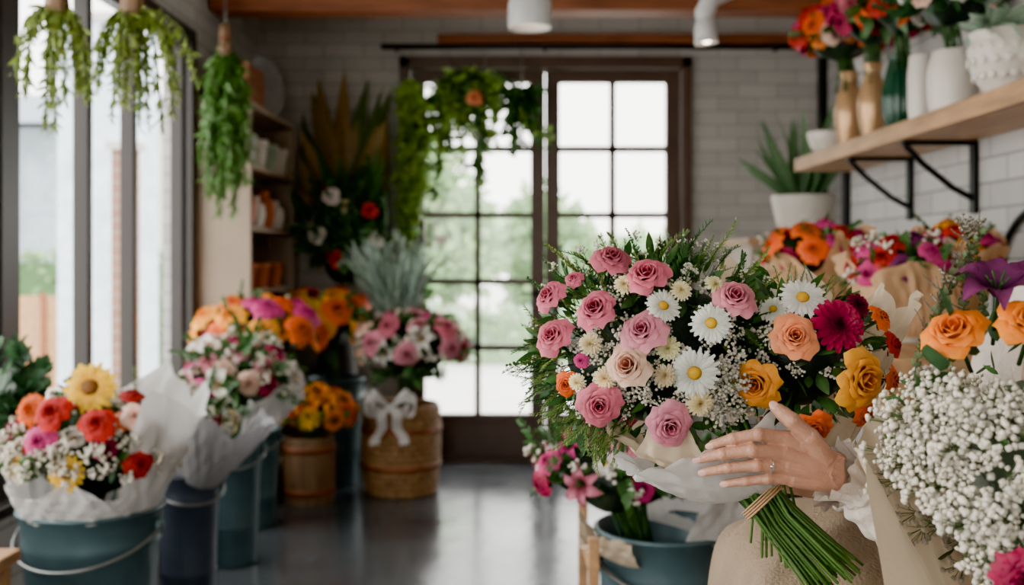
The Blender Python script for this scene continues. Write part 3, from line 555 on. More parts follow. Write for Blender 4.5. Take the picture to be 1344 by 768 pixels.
wrap(b,(-1.1,3.67,.46),(.35,-.1,1),.26,.07,.2,GREYP,a0=-1.9,a1=1.0,ruf=.03,tips=.2,kt=4,seed=3); wrap(b,(-1.12,3.68,.46),(.1,-.1,1),.2,.07,.17,WPAPER,a0=.8,a1=4.6,ruf=.05,tips=.25,kt=5,seed=5); b.build('wrapped_lily_bouquet')
b=B(); mound(b,(-1.1,4.3,.74),(.2,.18,.15),[(LILY,WHT,.075,7),(ROSE,PINKL,.055,6),(ROSE,MAG,.05,7),(PEONY,PALE,.055,5),(ROSE,HOT,.045,4)],leaves=160,leafs=.08,sprigs=20,sps=.2,breath=60,brs=.07,base=(-1.13,4.32,.4),seed=23)
wrap(b,(-1.13,4.32,.48),(0.15,0,1),.22,.08,.24,WPAPER,a0=-1.2,a1=2.5,ruf=.06,tips=.3,kt=6,seed=7); b.build('lily_and_rose_bouquet')
b=B(); mound(b,(-1.17,4.93,.87),(.26,.2,.15),[(PEONY,DORG,.08,8),(PEONY,ORY,.08,8),(PEONY,HOT,.08,5),(MUM,MAG,.07,5),(GERB,wcen(ORG),.07,4)],leaves=140,leafs=.08,sprigs=8,base=(-1.19,4.93,.4),seed=24); b.clamp(0,lo=-1.53); b.build('orange_peony_bouquet')
b=B(); mound(b,(-1.02,5.8,.86),(.22,.18,.17),[(PEONY,ORY,.09,8),(PEONY,DORG,.085,7),(GERB,wcen(YEL),.09,3),(MUM,MAG,.07,4),(GERB,wcen(ORG),.08,3)],leaves=140,leafs=.08,sprigs=8,base=(-.97,5.86,.5),seed=25); b.clamp(0,lo=-1.26); b.build('dahlia_bouquet')
b=B(); mound(b,(-1.0,5.4,.45),(.19,.16,.11),[(GERB,wcen(ORG),.07,8),(MUM,YEL,.06,6),(LILY,ORY,.08,6),(MUM,DORG,.06,5)],leaves=110,leafs=.07,sprigs=6,base=(-1.03,5.42,.25),seed=26); b.build('orange_daisy_bunch')
b=B(); mound(b,(-.53,5.63,.76),(.26,.2,.17),[(ROSE,PINKL,.075,7),(PEONY,PALE,.07,5),(ROSE,PINK,.075,7),(ROSE,HOT,.07,5),(LILY,WHT,.08,3)],leaves=200,leafs=.1,lc=GRN,sprigs=20,sps=.2,base=(-.585,5.65,.35),seed=27,breath=50,brs=.08)
for i in range(30):
    b.inst(SPIKE[i%4],(-.62,5.66,.84),nz(np.array([rng.uniform(-.45,.5),rng.uniform(-.3,.3),1])),.46*rng.uniform(.75,1.15),[G('#6a8474','#b8ccb8'),G('#3c5444','#6d806a')],LM)
for i in range(12):
    b.inst(SPR[i%3],(-.55,5.6,.66),nz(np.array([rng.uniform(-1,1.2),-.5,-.15])),.2,GRN,LM)
b.build('pink_rose_arrangement')
b=B(); c=np.array([-.62,5.42,.47])
for s in(-1,1):
    for (L,w,dz) in((.13,.05,.02),(.1,.045,.05)):
        t=np.linspace(0,1,16); ctr=np.stack([s*L*np.sin(pi*t)*(1),-.03*np.sin(2*pi*t),dz*np.sin(pi*t)+.045*np.sin(2*pi*t)*s*s],-1); 
        W=np.linspace(-1,1,4)[None,:,None]*np.array([0,.6,.5])*w*np.sin(pi*np.clip(t,.12,.88))[:,None,None]; b.add(c+ctr[:,None,:]+W,gridf(16,4),WPAPER)
    t=np.linspace(0,1,12); ctr=np.stack([s*(.02+.05*t+.01*np.sin(t*9)),-.02-.01*np.sin(t*7),-.18*t],-1); W=np.linspace(-1,1,4)[None,:,None]*np.array([1,.2,.1])*.024; b.add(c+ctr[:,None,:]+W,gridf(12,4),WPAPER)
b.ball(c,(.026,.02,.024),WPAPER); b.build('ribbon_bow')
b=B(); b.lathe([(.001,0),(.08,0),(.1,.02),(.13,.3),(.12,.6),(.08,.82),(.09,.88),(.08,.88),(.07,.8),(.001,.78)],(-1.02,6.25,0),mat('dark_floor_vase',H('#2c2a28'),.5),40); b.build('floor_vase')
b=B(); mound(b,(-.96,6.2,1.32),(.2,.13,.36),[(ROSE,RED,.05,4),(PEONY,WHT,.06,3),(PEONY,CREAM,.055,3),(ROSE,MAG,.045,2)],leaves=340,leafs=.12,lc=GRN,sprigs=50,sps=.26,base=(-1.02,6.25,.85),seed=30)
for x,z,c in((-.80,1.50,RED),(-.98,1.22,RED)): b.inst(ROSE,(x,6.02,z),(0,-1,.2),.05,c,FM)
for x,z in((-1.02,1.58),(-1.1,1.36)): b.inst(PEONY,(x,6.04,z),(0,-1,.2),.055,WHT,FM)
DRY=[G('#5c4428','#98804e'),G('#5a4028','#8a6a44')]
for i in range(44):
    a=-1.0+2.0*i/43; b.inst(LFS,(-1.0,6.3,1.45),nz(np.array([math.sin(a),.03*(-1)**i-.05,math.cos(a)])),.85*rng.uniform(.65,1.1)*(1-.2*abs(a)),DRY if i%2 else [G('#2c4026','#5c7040')],[LEAF],roll=pi+rng.uniform(-.5,.5)*(1+0*i))
for i in range(26):
    a=rng.uniform(-1.3,1.3); b.inst(LFS,(-.98,6.25,1.3),nz(np.array([math.sin(a),rng.uniform(-.4,.0),math.cos(a)])),.6*rng.uniform(.7,1.1),GRN,[LEAF])
b.clamp(1,hi=6.47); b.clamp(0,lo=-1.26,hi=-.72); b.build('dried_palm_arrangement')
# ---------------------------------------------------------------- hanging greens
def strand(b,pts,n,ls,cols,t=LF,jit=.9,down=.5,sp=.008):
    pts=np.asarray(pts,float); d=np.r_[0,np.cumsum(np.linalg.norm(np.diff(pts,axis=0),axis=1))]; q=np.linspace(0,d[-1],30); P=np.stack([np.interp(q,d,pts[:,k]) for k in range(3)],-1)
    for _ in range(3): P[1:-1]=(P[:-2]+2*P[1:-1]+P[2:])/4
    b.tube(P,.0035,STEM,4,H('#4c5a2c')); k=rng.integers(0,30,n); b.inst(t,P[k]+rng.normal(0,sp,(n,3)),nz(rng.normal(0,jit,(n,3))+[0,0,-down]),ls*rng.uniform(.6,1.2,n)*(1.1-.5*k/30),cols,LM,jit=.25)
def bundle(name,x,y,zt,L,w,cols,n=16,seed=0,ceil=2.75,ls=.04,nl=80,bias=0):
    b=B(); b.tube([(x,y,zt),(x,y,ceil)],.003,STEEL,5)
    b.lathe([(.001,.1),(.022,.1),(.026,.06),(.02,.03),(.028,0),(.034,-.05),(.001,-.06)],(x,y,zt),WOODT,16,.12,7); b.tube([(x+.024*math.cos(a),y+.024*math.sin(a),zt+.02+.001*a) for a in np.linspace(0,20,60)],.003,WOODB,4)
    r_=np.random.default_rng(seed)
    for i in range(n):
        a=r_.uniform(0,2*pi); o=w*r_.uniform(.25,1); l=L*r_.uniform(.6,1)*(1-.3*o/w); dx=math.cos(a)*o+bias*r_.random(); dy=math.sin(a)*o*.7
        strand(b,[(x,y,zt-.03),(x+dx*.45,y+dy*.45,zt-.04),(x+dx*.8,y+dy*.8,zt-l*.4),(x+dx,y+dy,zt-l)],nl,ls,cols,t=LFT,jit=.45,down=1.0,sp=.004)
    b.clamp(0,lo=-1.52); b.build(name)
HG=[G('#445a20','#98aa48'),G('#4a4a20','#7c7c3c')]
bundle('hanging_dried_bundle',-1.27,2.98,1.97,.46,.12,HG,14,1,ls=.045); bundle('hanging_dried_bundle',-1.05,2.95,1.95,.44,.14,HG,15,2,bias=.1,ls=.043)
bundle('hanging_fern',-1.33,4.95,2.22,.95,.12,[G('#264c1c','#5e8a3c'),G('#2c401c','#5a6a34')],32,3,ls=.07,nl=90)
b=B(); gp=[(-.66,6.36,1.2),(-.63,6.36,1.7),(-.55,6.36,2.15),(-.35,6.35,2.33),(-.1,6.35,2.3),(.06,6.35,2.12),(.2,6.36,1.93)]
GG=[G('#4c7028','#a2c45c'),G('#3c4c20','#6c7c3c')]
for k in range(3): strand(b,[(x+rng.normal(0,.02),y,z+rng.normal(0,.02)) for x,y,z in gp],240,.09,GG if k%2 else GRN)
for k in range(4): strand(b,[(-.64+.045*k,6.36,2.25-.04*k),(-.64+.04*k,6.35,1.8),(-.66+.03*k,6.35,1.2+.1*k)],210,.09,GG,sp=.018)
for i in range(26):
    t=rng.random(); x=-.5+.62*t; z=2.2+.1*math.sin(pi*t); l=rng.uniform(.2,.65)*(1 if t<.9 else .4); strand(b,[(x,6.34,z),(x+.03,6.32,z-l*.5),(x+rng.uniform(-.05,.08),6.33,z-l)],70,.085,GG if i%2 else GRN)
for i in range(4): b.tube([(-.6+.22*i,6.36,2.28),(-.6+.22*i,6.38,2.5)],.003,STEEL,4)
b.inst(PEONY,(-.22,6.26,2.17),(0,-1,.1),.05,PEACH,FM); b.clamp(1,hi=6.44); b.build('hanging_greenery_garland')
# ---------------------------------------------------------------- ceiling lamps
LW=mat('white_lamp_enamel',H('#d0d0d0'),.35)
b=B(); x,y=.075,4.5; b.lathe([(.001,.17),(.05,.17),(.075,.15),(.09,.1),(.092,.02),(.09,0),(.086,0),(.08,.08),(.001,.1)],(x,y,2.205),LW,40); b.ball((x,y,2.26),.035,BULB); b.tube([(x,y,2.37),(x,y,2.75)],.008,LW,8); b.lathe([(.001,0),(.05,0),(.05,-.02),(.001,-.022)],(x,y,2.749),LW,24); b.build('pendant_lamp')
b=B(); x,y=.84,4.5; b.tube([(x+.06,y,2.75),(x+.06,y,2.42),(x+.03,y,2.37)],.012,LW,8); b.tube([(x+.09,y,2.36),(x,y,2.33),(x-.03,y,2.26)],[.03,.042,.042],LW,16); b.lathe([(.001,.1),(.035,.1),(.045,.06),(.05,0),(.046,0),(.03,.05),(.001,.05)],(x-.02,y,2.14),LW,32,axis=nz(np.array([-.1,0,1]))); b.ball((x-.02,y,2.165),.025,BULB); b.tube([(x-.016,y,2.23),(x-.03,y,2.28)],.03,LW,12); b.build('track_spotlight')
# ---------------------------------------------------------------- floor bucket bouquet
b=B(); mound(b,(.245,2.5,.73),(.18,.15,.11),[(LILY,PINKL,.045,7),(ROSE,HOT,.037,8),(DAISY,WHT,.03,4),(ROSE,MAG,.037,8),(LILY,HOT,.04,4),(ROSE,PINKL,.035,5)],leaves=170,leafs=.06,lc=GRN,sprigs=28,sps=.14,base=(.34,2.58,.45),seed=40,breath=24)
wrap(b,(.38,2.6,.555),(.25,0,1),.14,.13,.21,WPAPER,a0=-1.5,a1=2.2,ruf=.06,tips=.35,kt=6,seed=3); wrap(b,(.36,2.58,.555),(-.25,-.2,1),.07,.14,.19,PAPER,a0=2.8,a1=4.2,ruf=.06,tips=.35,kt=6,seed=9)
mound(b,(.43,2.62,.70),(.12,.12,.07),[(ROSE,PALE,.035,4),(ROSE,PINKL,.035,4)],leaves=90,sprigs=8,sps=.12,seed=41); b.build('pink_lily_bouquet')
# ---------------------------------------------------------------- main bouquet
C=np.array([.183,1.36,1.112]); R=np.array([.172,.12,.135]); G0=np.array([.292,1.30,.95])
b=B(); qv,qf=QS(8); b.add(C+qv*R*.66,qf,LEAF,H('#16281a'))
def put(C,R,t,cols,dx,dz,s,lift=0.0,tw=(0,-.25,.05)):
    p,n=onell(C,R,dx/100,dz/100); n=nz(n+np.array(tw)); b.inst(t,p+n*lift,n,s/100,cols,FM)
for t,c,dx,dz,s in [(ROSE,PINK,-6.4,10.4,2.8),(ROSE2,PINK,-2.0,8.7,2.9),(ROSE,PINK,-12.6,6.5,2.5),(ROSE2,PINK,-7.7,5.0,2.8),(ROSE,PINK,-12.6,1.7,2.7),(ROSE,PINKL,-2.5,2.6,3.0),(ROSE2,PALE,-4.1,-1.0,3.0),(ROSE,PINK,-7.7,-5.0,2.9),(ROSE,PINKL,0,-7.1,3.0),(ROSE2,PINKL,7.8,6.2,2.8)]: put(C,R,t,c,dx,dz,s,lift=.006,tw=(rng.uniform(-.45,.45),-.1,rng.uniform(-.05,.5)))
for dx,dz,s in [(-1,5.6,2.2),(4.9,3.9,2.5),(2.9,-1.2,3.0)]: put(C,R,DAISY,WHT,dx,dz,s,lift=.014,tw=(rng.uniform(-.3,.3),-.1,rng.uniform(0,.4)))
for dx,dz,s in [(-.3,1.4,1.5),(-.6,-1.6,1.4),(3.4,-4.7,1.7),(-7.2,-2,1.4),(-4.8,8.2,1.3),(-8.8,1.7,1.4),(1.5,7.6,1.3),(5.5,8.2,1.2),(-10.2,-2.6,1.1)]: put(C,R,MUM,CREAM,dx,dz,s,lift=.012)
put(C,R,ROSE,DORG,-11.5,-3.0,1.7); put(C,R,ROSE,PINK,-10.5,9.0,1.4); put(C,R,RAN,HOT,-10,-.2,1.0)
n=260; d=nz(rng.normal(0,1,(n,3))); d[:,1]=-np.abs(d[:,1])*.9+.25*(rng.random(n)<.35); d=nz(d)
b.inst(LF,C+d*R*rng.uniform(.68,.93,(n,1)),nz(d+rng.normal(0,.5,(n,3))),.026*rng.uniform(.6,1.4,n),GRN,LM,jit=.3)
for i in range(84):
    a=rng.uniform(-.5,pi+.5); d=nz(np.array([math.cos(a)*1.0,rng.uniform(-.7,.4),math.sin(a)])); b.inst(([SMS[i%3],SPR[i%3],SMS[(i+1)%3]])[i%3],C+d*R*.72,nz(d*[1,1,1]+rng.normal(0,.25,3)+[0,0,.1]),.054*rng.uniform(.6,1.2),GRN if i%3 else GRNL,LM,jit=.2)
for i in range(200):
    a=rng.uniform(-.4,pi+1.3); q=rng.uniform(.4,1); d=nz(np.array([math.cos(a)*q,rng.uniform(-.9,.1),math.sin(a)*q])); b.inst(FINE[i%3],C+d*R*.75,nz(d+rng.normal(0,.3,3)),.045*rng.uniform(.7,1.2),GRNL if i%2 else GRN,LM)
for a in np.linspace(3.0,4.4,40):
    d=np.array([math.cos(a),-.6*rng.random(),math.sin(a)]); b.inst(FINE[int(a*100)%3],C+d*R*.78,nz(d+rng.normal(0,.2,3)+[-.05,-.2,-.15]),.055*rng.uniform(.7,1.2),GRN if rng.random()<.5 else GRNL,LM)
def sprays(cx,cz,sx,sz,n,s,tt=BRF,CC=None,RR=None,inner=.86):
    for i in range(n):
        p,nn=onell(C if CC is None else CC,R if RR is None else RR,(cx+rng.normal(0,sx))/100,(cz+rng.normal(0,sz))/100); b.inst(tt[i%3],p-nn*.018,nz(nn+rng.normal(0,.25,3)),s*rng.uniform(.8,1.2),BRC,BM,jit=.05)
sprays(6,-4,2.5,2,44,.025); sprays(6,1,2,2,22,.023); sprays(-5,4,4,4,40,.02); sprays(-8,0,3,3,30,.02); sprays(1,10,4,1.2,14,.021,); sprays(1,-3,3,2,18,.021); sprays(8,7,2,2,14,.022); sprays(-4,-5,3,1.5,16,.019)
for i,(x,z) in enumerate(((-.14,.12),(-.12,.13),(-.10,.14),(-.06,.15),(-.03,.16),(.0,.15),(.03,.155),(.06,.15),(.09,.14),(.12,.12),(-.15,.09),(-.165,.04),(.11,.11),(.14,.10),(.045,.15),(-.08,.15),(-.16,-.01),(.075,.145))):
    b.inst((SMS[i%3],BUDS,FINE[i%3])[i%3],C+np.array([x*.8,-.02,z*.74]),nz(np.array([x+.05*math.sin(i*3),-.12,z])),.05+.03*rng.random(),GRNL if i%2 else GRN,LM)
    b.inst(BRF[i%3],C+np.array([x*.9,-.02,z*.86]),nz(np.array([x,-.15,z])),.018,BRC,BM)
wrap(b,G0,(-.45,-.12,.9),.085,.03,.115,WPAPER,a0=1.9,a1=5.2,xs=1.15,ys=.72,ruf=.07,tips=.3,kt=8,seed=1,pw=.75,cr=1.6)
wrap(b,G0+[.0,.01,.0],(-.3,.0,.95),.10,.032,.125,PAPER,a0=2.2,a1=4.2,xs=1.1,ys=.72,ruf=.06,tips=.3,kt=7,seed=4,pw=.75,cr=1.6)
wrap(b,G0+[.0,.0,.0],(-.2,-.1,.95),.06,.03,.06,WPAPER,a0=4.8,a1=8.4,xs=1.1,ys=.8,ruf=.05,tips=.2,kt=5,seed=6,pw=.75)
ax=nz(np.array([.66,-.28,-.72])); xx=nz(np.cross(ax,[0,1,0])); yy=np.cross(ax,xx)
for i in range(76):
    r1=math.sqrt(rng.random()); a=rng.uniform(0,2*pi); o=xx*math.cos(a)*r1+yy*math.sin(a)*r1; a2=a+rng.uniform(.3,.9); o2=xx*math.cos(a2)*r1+yy*math.sin(a2)*r1*.8
    L=rng.uniform(.12,.155); b.tube([C*.35+G0*.65+o*.05,G0+o*.028,G0+ax*.05+o2*.026,G0+ax*L*.75+o2*.032,G0+ax*L+o2*.038],rng.uniform(.0014,.0021),STEM,6,np.array(H('#46682c'))*rng.uniform(.5,1.35))
b.tube([G0+ax*.012+(xx*math.cos(t)+yy*math.sin(t))*.0285+ax*.0005*t for t in np.linspace(0,25,110)],.0013,KRAFT,4)
b.build('hand_held_rose_bouquet')
C2=np.array([.362,1.37,1.112]); R2=np.array([.105,.11,.10])
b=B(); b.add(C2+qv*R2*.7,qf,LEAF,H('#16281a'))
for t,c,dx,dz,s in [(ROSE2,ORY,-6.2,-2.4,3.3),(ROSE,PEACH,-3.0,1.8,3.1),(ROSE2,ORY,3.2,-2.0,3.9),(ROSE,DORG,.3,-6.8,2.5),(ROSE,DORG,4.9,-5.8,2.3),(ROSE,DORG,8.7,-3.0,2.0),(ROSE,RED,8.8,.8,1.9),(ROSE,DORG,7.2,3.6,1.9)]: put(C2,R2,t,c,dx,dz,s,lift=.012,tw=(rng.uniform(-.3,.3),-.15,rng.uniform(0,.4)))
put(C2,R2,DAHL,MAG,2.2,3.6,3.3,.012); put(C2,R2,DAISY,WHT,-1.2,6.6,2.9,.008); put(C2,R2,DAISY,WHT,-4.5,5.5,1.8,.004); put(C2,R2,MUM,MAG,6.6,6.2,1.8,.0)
n=170; d=nz(rng.normal(0,1,(n,3))); b.inst(LF,C2+d*R2*rng.uniform(.7,.92,(n,1)),nz(d+rng.normal(0,.5,(n,3))),.032*rng.uniform(.6,1.3,n),GRN,LM,jit=.3)
for dx,dz in((-2.8,-4.5),(1.2,-4.6),(-6.5,2.5),(.5,1)): put(C2,R2,LFW,GRN,dx,dz,3.2)
for i in range(30):
    a=rng.uniform(0,pi); d=nz(np.array([math.cos(a),rng.uniform(-.5,.2),math.sin(a)])); b.inst(FINE[i%3],C2+d*R2*.7,nz(d+rng.normal(0,.2,3)),.045*rng.uniform(.7,1.1),GRNL,LM)
sprays(-6,2.5,1.5,2.5,20,.022,CC=C2,RR=R2); sprays(2,-1,4,3,14,.02,CC=C2,RR=R2); sprays(-6,-5,1.2,1,10,.024,CC=C2,RR=R2)
wrap(b,(.36,1.40,.93),(.10,.0,1),.235,.03,.14,PAPER,a0=-.4,a1=2.7,ys=.45,ruf=.05,tips=.22,kt=8,seed=3,pw=.6)
for i in range(22):
    o=rng.normal(0,.012,3); b.tube([C2-[0,0,.05],np.array([.335,1.37,.95])+o,np.array([.34,1.36,.86])+o*1.7],.0018,STEM,5,H('#4c6c30'))
b.build('orange_rose_bouquet')
# right foreground bouquet
C=np.array([.50,1.06,1.0]); R=np.array([.14,.13,.175]); WC=.552
b=B(); b.add(C+[.03,0,0]+qv*R*.64,qf,LEAF,H('#56644a'))
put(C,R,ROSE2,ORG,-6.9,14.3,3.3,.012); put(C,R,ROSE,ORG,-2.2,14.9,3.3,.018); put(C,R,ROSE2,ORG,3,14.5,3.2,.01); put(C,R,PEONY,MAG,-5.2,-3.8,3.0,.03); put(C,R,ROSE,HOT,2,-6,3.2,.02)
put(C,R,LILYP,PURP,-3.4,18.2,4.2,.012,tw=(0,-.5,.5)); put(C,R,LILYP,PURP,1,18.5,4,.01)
coner=lambda z:.045+.145*np.clip((z-.7)/.335,0,1)**1.3
n=1080
for q in range(3):
    d=nz(rng.normal(0,1,(n//3,3))); d[:,1]=np.where(rng.random(len(d))<.78,-np.abs(d[:,1]),d[:,1]); p=C+d*R*rng.uniform(.84,1.0,(len(d),1))
    keep=~((p[:,0]>.40)&(p[:,2]>1.11)); keep&=~((p[:,2]<1.03)&(p[:,0]<WC-coner(p[:,2])+.012)); p=p[keep]; d=d[keep]
    b.inst(BRF[q],p-d*.02,nz(d+rng.normal(0,.25,d.shape)),.036*rng.uniform(.7,1.2,len(d)),BRC,BM,jit=.04)
n=130; d=nz(rng.normal(0,1,(n,3))); p=C+d*R*rng.uniform(.8,.94,(n,1)); k=~((p[:,2]<1.04)&(p[:,0]<WC-coner(p[:,2])+.05)); b.inst(LF,p[k],nz(d+rng.normal(0,.5,(n,3)))[k],.027*rng.uniform(.6,1.3,int(k.sum())),GRN,LM,jit=.3)
for dx,dz in((-9,12),(-3,11),(-7,17),(2,12)): put(C,R,LFW,GRND,dx,dz,4.,.006)
for (x,z,h) in((-.095,.16,.14),(-.055,.17,.12),(-.035,.18,.10),(.03,.18,.11),(-.105,.13,.11)):
    base=C+np.array([x,-.01,z-.02]); tip=nz(np.array([rng.uniform(-.25,.35),-.05,1]))
    b.inst(BUDS,base,tip,h,[G('#34462c','#6c7c50'),G('#34462c','#5c6c48')],LM); 
    for k in range(7): b.inst(BUDS,base+tip*h*(.25+.1*k),nz(tip+rng.normal(0,.55,3)),.028,[G('#4c4a3c','#8c7c6c'),G('#34462c','#5c6c48')],LM)
    b.inst(BRF[0],base+tip*h*.85,tip,.022,[G('#6c6258','#b0a090'),GRN[1]],BM)
def rimR(a):
    a=np.mod(a,2*pi); f=1/(1+np.exp(-(a-(pi+.16))*11))*(1/(1+np.exp((a-(2*pi-.5))*9))); return .92-.6*f
wrap(b,(WC,1.08,.70),(-.02,0,1),.36,.045,.19,PAPER,a0=-.2,a1=2*pi-.2,ruf=.02,tips=.05,kt=4,seed=2,rimf=rimR,pw=1.3,cr=.6)
for i in range(26):
    o=rng.normal(0,.012,3); b.tube([C-[0,0,.08],np.array([.545,1.08,.72])+o,np.array([.545,1.09,.58])+o*1.5],.0018,STEM,5,H('#4c6c30'))
b.build('babys_breath_bouquet')
b=B(); b.lathe([(.001,0),(.06,0),(.065,.01),(.07,.12),(.055,.2),(.06,.22),(.053,.22),(.05,.19),(.06,.02),(.001,.02)],(.545,1.09,.52),WHITEC,32); b.build('flower_vase')
b=B(); b.lathe([(.001,.04),(.15,.04),(.155,.035),(.155,.01),(.15,0),(.001,0)],(.545,1.07,.48),WOOD,40)
for i in range(3):
    a=i*2.09+.5; b.tube([(.545+.1*math.cos(a),1.07+.1*math.sin(a),.485),(.545+.15*math.cos(a),1.07+.15*math.sin(a),0.012)],.013,WOOD,10)
b.build('round_side_table')
# ---------------------------------------------------------------- florist (seated)
fl=bpy.data.objects.new('seated_florist',None); bpy.context.scene.collection.objects.link(fl); fl.location=(.86,1.5,.66)
def child(b,name,**k):
    o=b.build(name,**k); o.parent=fl; o.location=o.location-fl.location; return o
def remesh(o,v,sm=4):
    m=o.modifiers.new('r','REMESH'); m.mode='VOXEL'; m.voxel_size=v; m.use_smooth_shade=True
    s=o.modifiers.new('s','SMOOTH'); s.iterations=sm; s.factor=.5
hand=dict(idx=[(.309,1.210,1.0269),(.277,1.200,1.0325),(.250,1.205,1.0270),(.2290,1.219,1.0175)],mid=[(.3073,1.207,1.0110),(.269,1.196,1.0150),(.238,1.203,1.0102),(.2145,1.219,1.0015)],rin=[(.3107,1.209,.9950),(.275,1.199,.9978),(.245,1.206,.9938),(.221,1.221,.9862)],lit=[(.3177,1.214,.9800),(.289,1.206,.9815),(.266,1.211,.9780),(.246,1.222,.9728)])
wr=np.array([.3735,1.224,.9870])
def mkhand(name,hand,thumb,wr,elb):
    b=B()
    for k,(f,rs) in enumerate(zip(('idx','mid','rin','lit'),((.0090,.0078,.0070,.0056),(.0092,.0080,.0071,.0057),(.0088,.0076,.0067,.0054),(.0078,.0066,.0059,.0049)))):
        P=np.array(hand[f]); pts=[];rr=[]
        for i in range(3):
            for t in np.linspace(0,1,6)[:-1]:
                pts.append(P[i]*(1-t)+P[i+1]*t); rr.append((rs[i]*(1-t)+rs[i+1]*t)*(1-.05*math.sin(pi*t)))
        pts.append(P[3]); rr.append(rs[3]); b.tube(pts,rr,SKIN,14)
        for i in range(3): b.ball(P[i]+[0,-.0006,0],rs[i]*1.07,SKIN,n=4)
        w2=wr+(P[0]-np.array(hand['mid'][0]))*.45; b.tube([w2,w2*.5+P[0]*.5+[0,-.002,0],P[0]],[.0135,.0120,.0100],SKIN,14)
        b.tube([w2+[0,-.0105,0],w2*.5+P[0]*.5+[0,-.0125,0],P[0]+[0,-.0085,0]],.0018,SKIN,8)
        mid=(w2+P[0])/2; b.ball(mid+[0,.006,0],(.022,.011,.013),SKIN,n=5)
    T=np.array(thumb); b.tube([T[0],T[0]*.5+T[1]*.5,T[1]],[.0145,.0135,.0112],SKIN,14); b.tube([T[1],T[2]],[.0105,.0092],SKIN,14); b.tube([T[2],T[2]*.5+T[3]*.5,T[3]],[.0096,.0092,.0066],SKIN,14); b.ball(T[2],.0100,SKIN); b.ball(T[1],.0117,SKIN)
    b.ball((T[0]+T[1])/2*.6+np.array(hand['idx'][0])*.4,(.016,.01,.013),SKIN,n=5)
    e=nz(np.array(elb)-wr); b.tube([wr-e*.012,wr,wr+e*.03,wr+e*.08,wr+e*.16],[.0185,.0205,.0215,.026,.033],SKIN,20)
    o=child(b,name); remesh(o,.0011,4); return o
elb=np.array([.62,1.27,.83])
thumbP=[(.356,1.218,1.0015),(.336,1.205,1.0290),(.315,1.200,1.0480),(.2985,1.212,1.0615)]
mkhand('left_hand',hand,thumbP,wr,elb)
b=B()
for f,r in(('idx',.0058),('mid',.0059),('rin',.0056),('lit',.005)):
    P=np.array(hand[f]); d=nz(P[3]-P[2]); n=nz(np.array([0,-1,.12])-d*np.dot([0,-1,.12],d)); w=np.cross(d,n); b.ball(P[3]+d*.0015+n*r*.78,(.0060,.0040,.0014),NAIL,n=5,R=np.stack([d,w,n],-1))
T3=np.array(thumbP[3]); d=nz(T3-np.array(thumbP[2])); n=nz(np.array([-.1,-1,.3])-d*np.dot([-.1,-1,.3],d)); b.ball(T3+n*.0054,(.0068,.005,.0015),NAIL,n=5,R=np.stack([d,np.cross(d,n),n],-1))
child(b,'fingernails')
b=B(); P=np.array(hand['rin']); d=nz(P[1]-P[0]); c=P[0]*.45+P[1]*.55; x=nz(np.cross(d,[0,0,1])); y=np.cross(d,x); b.tube([c+(x*math.cos(a)+y*math.sin(a))*.0083 for a in np.linspace(0,2*pi,40)],.0009,SILVER,8); b.ball(c+np.array([0,-.0094,.001]),(.0026,.0022,.0026),SILVER,n=3); child(b,'ring')
off=np.array([0.03,0,-.045]); h2={}
for f in hand: h2[f]=[(np.array(p)*[1,-1,1]+[0,2.62,0])+off for p in hand[f]]
mkhand('right_hand',h2,[np.array(p)*[1,-1,1]+[0,2.62,0]+off for p in thumbP],wr*[1,-1,1]+[0,2.62,0]+off,(.66,1.62,.875))
def sleeve(name,wr,el,sh,cuff=True):
    wr,el,sh=map(np.array,(wr,el,sh)); e=nz(el-wr); s=wr+e*.03
    P=[s,s+e*.012,s+e*.05,s*.6+el*.4,s*.25+el*.75,el,el*.7+sh*.3,el*.35+sh*.65,sh]; rr=[.031,.036,.048,.054,.058,.056,.056,.062,.07]
    q=np.linspace(0,len(P)-1,70); P=np.array(P); PP=np.stack([np.interp(q,range(len(P)),P[:,k]) for k in range(3)],-1); RR=np.interp(q,range(len(P)),rr)
    for _ in range(8): PP[1:-1]=(PP[:-2]+2*PP[1:-1]+PP[2:])/4; RR[1:-1]=(RR[:-2]+2*RR[1:-1]+RR[2:])/4
    n=72; a=np.linspace(0,2*pi,n,endpoint=False); T=nz(np.gradient(PP,axis=0)); u=nz(np.cross(T[0],[0,0,1])); V=[]
    for i in range(70):
        u=nz(u-T[i]*np.dot(u,T[i])); w=np.cross(T[i],u); k=RR[i]*(1+.06*np.sin(a*3+i*.35)+.06*np.sin(i*.8+2*np.sin(a))+.04*np.sin(a*11+i*.2)*math.exp(-i/18)*2)
        V.append(PP[i]+(np.cos(a)[:,None]*u+np.sin(a)[:,None]*w)*k[:,None])
    b=B(); b.add(np.array(V).reshape(-1,3),gridf(70,n,True),BLOUSE)
    u=nz(np.cross(e,[0,0,1])); w=np.cross(e,u); A=np.linspace(0,2*pi,120,endpoint=False); V=[]
    for k,(t,r) in enumerate([(.034,.031),(.026,.027),(.016,.0285),(.004,.034),(-.006,.038)]):
        rr=r*(1+.11*(k/4)*np.sin(A*14)+.05*(k/4)*np.sin(A*5)); V.append(wr+e*(t+.003*np.sin(A*7)*k/4)[:,None]+(np.cos(A)[:,None]*u+np.sin(A)[:,None]*w)*rr[:,None])
    b.add(np.array(V).reshape(-1,3),gridf(5,120,True),BLOUSE)
    return child(b,name)
sleeve('left_sleeve',wr+nz(elb-wr)*.0,elb,(.84,1.34,1.18)); sleeve('right_sleeve',wr*[1,-1,1]+[0,2.62,0]+off+np.array([.01,0,0]),(.66,1.62,.875),(.86,1.66,1.18))
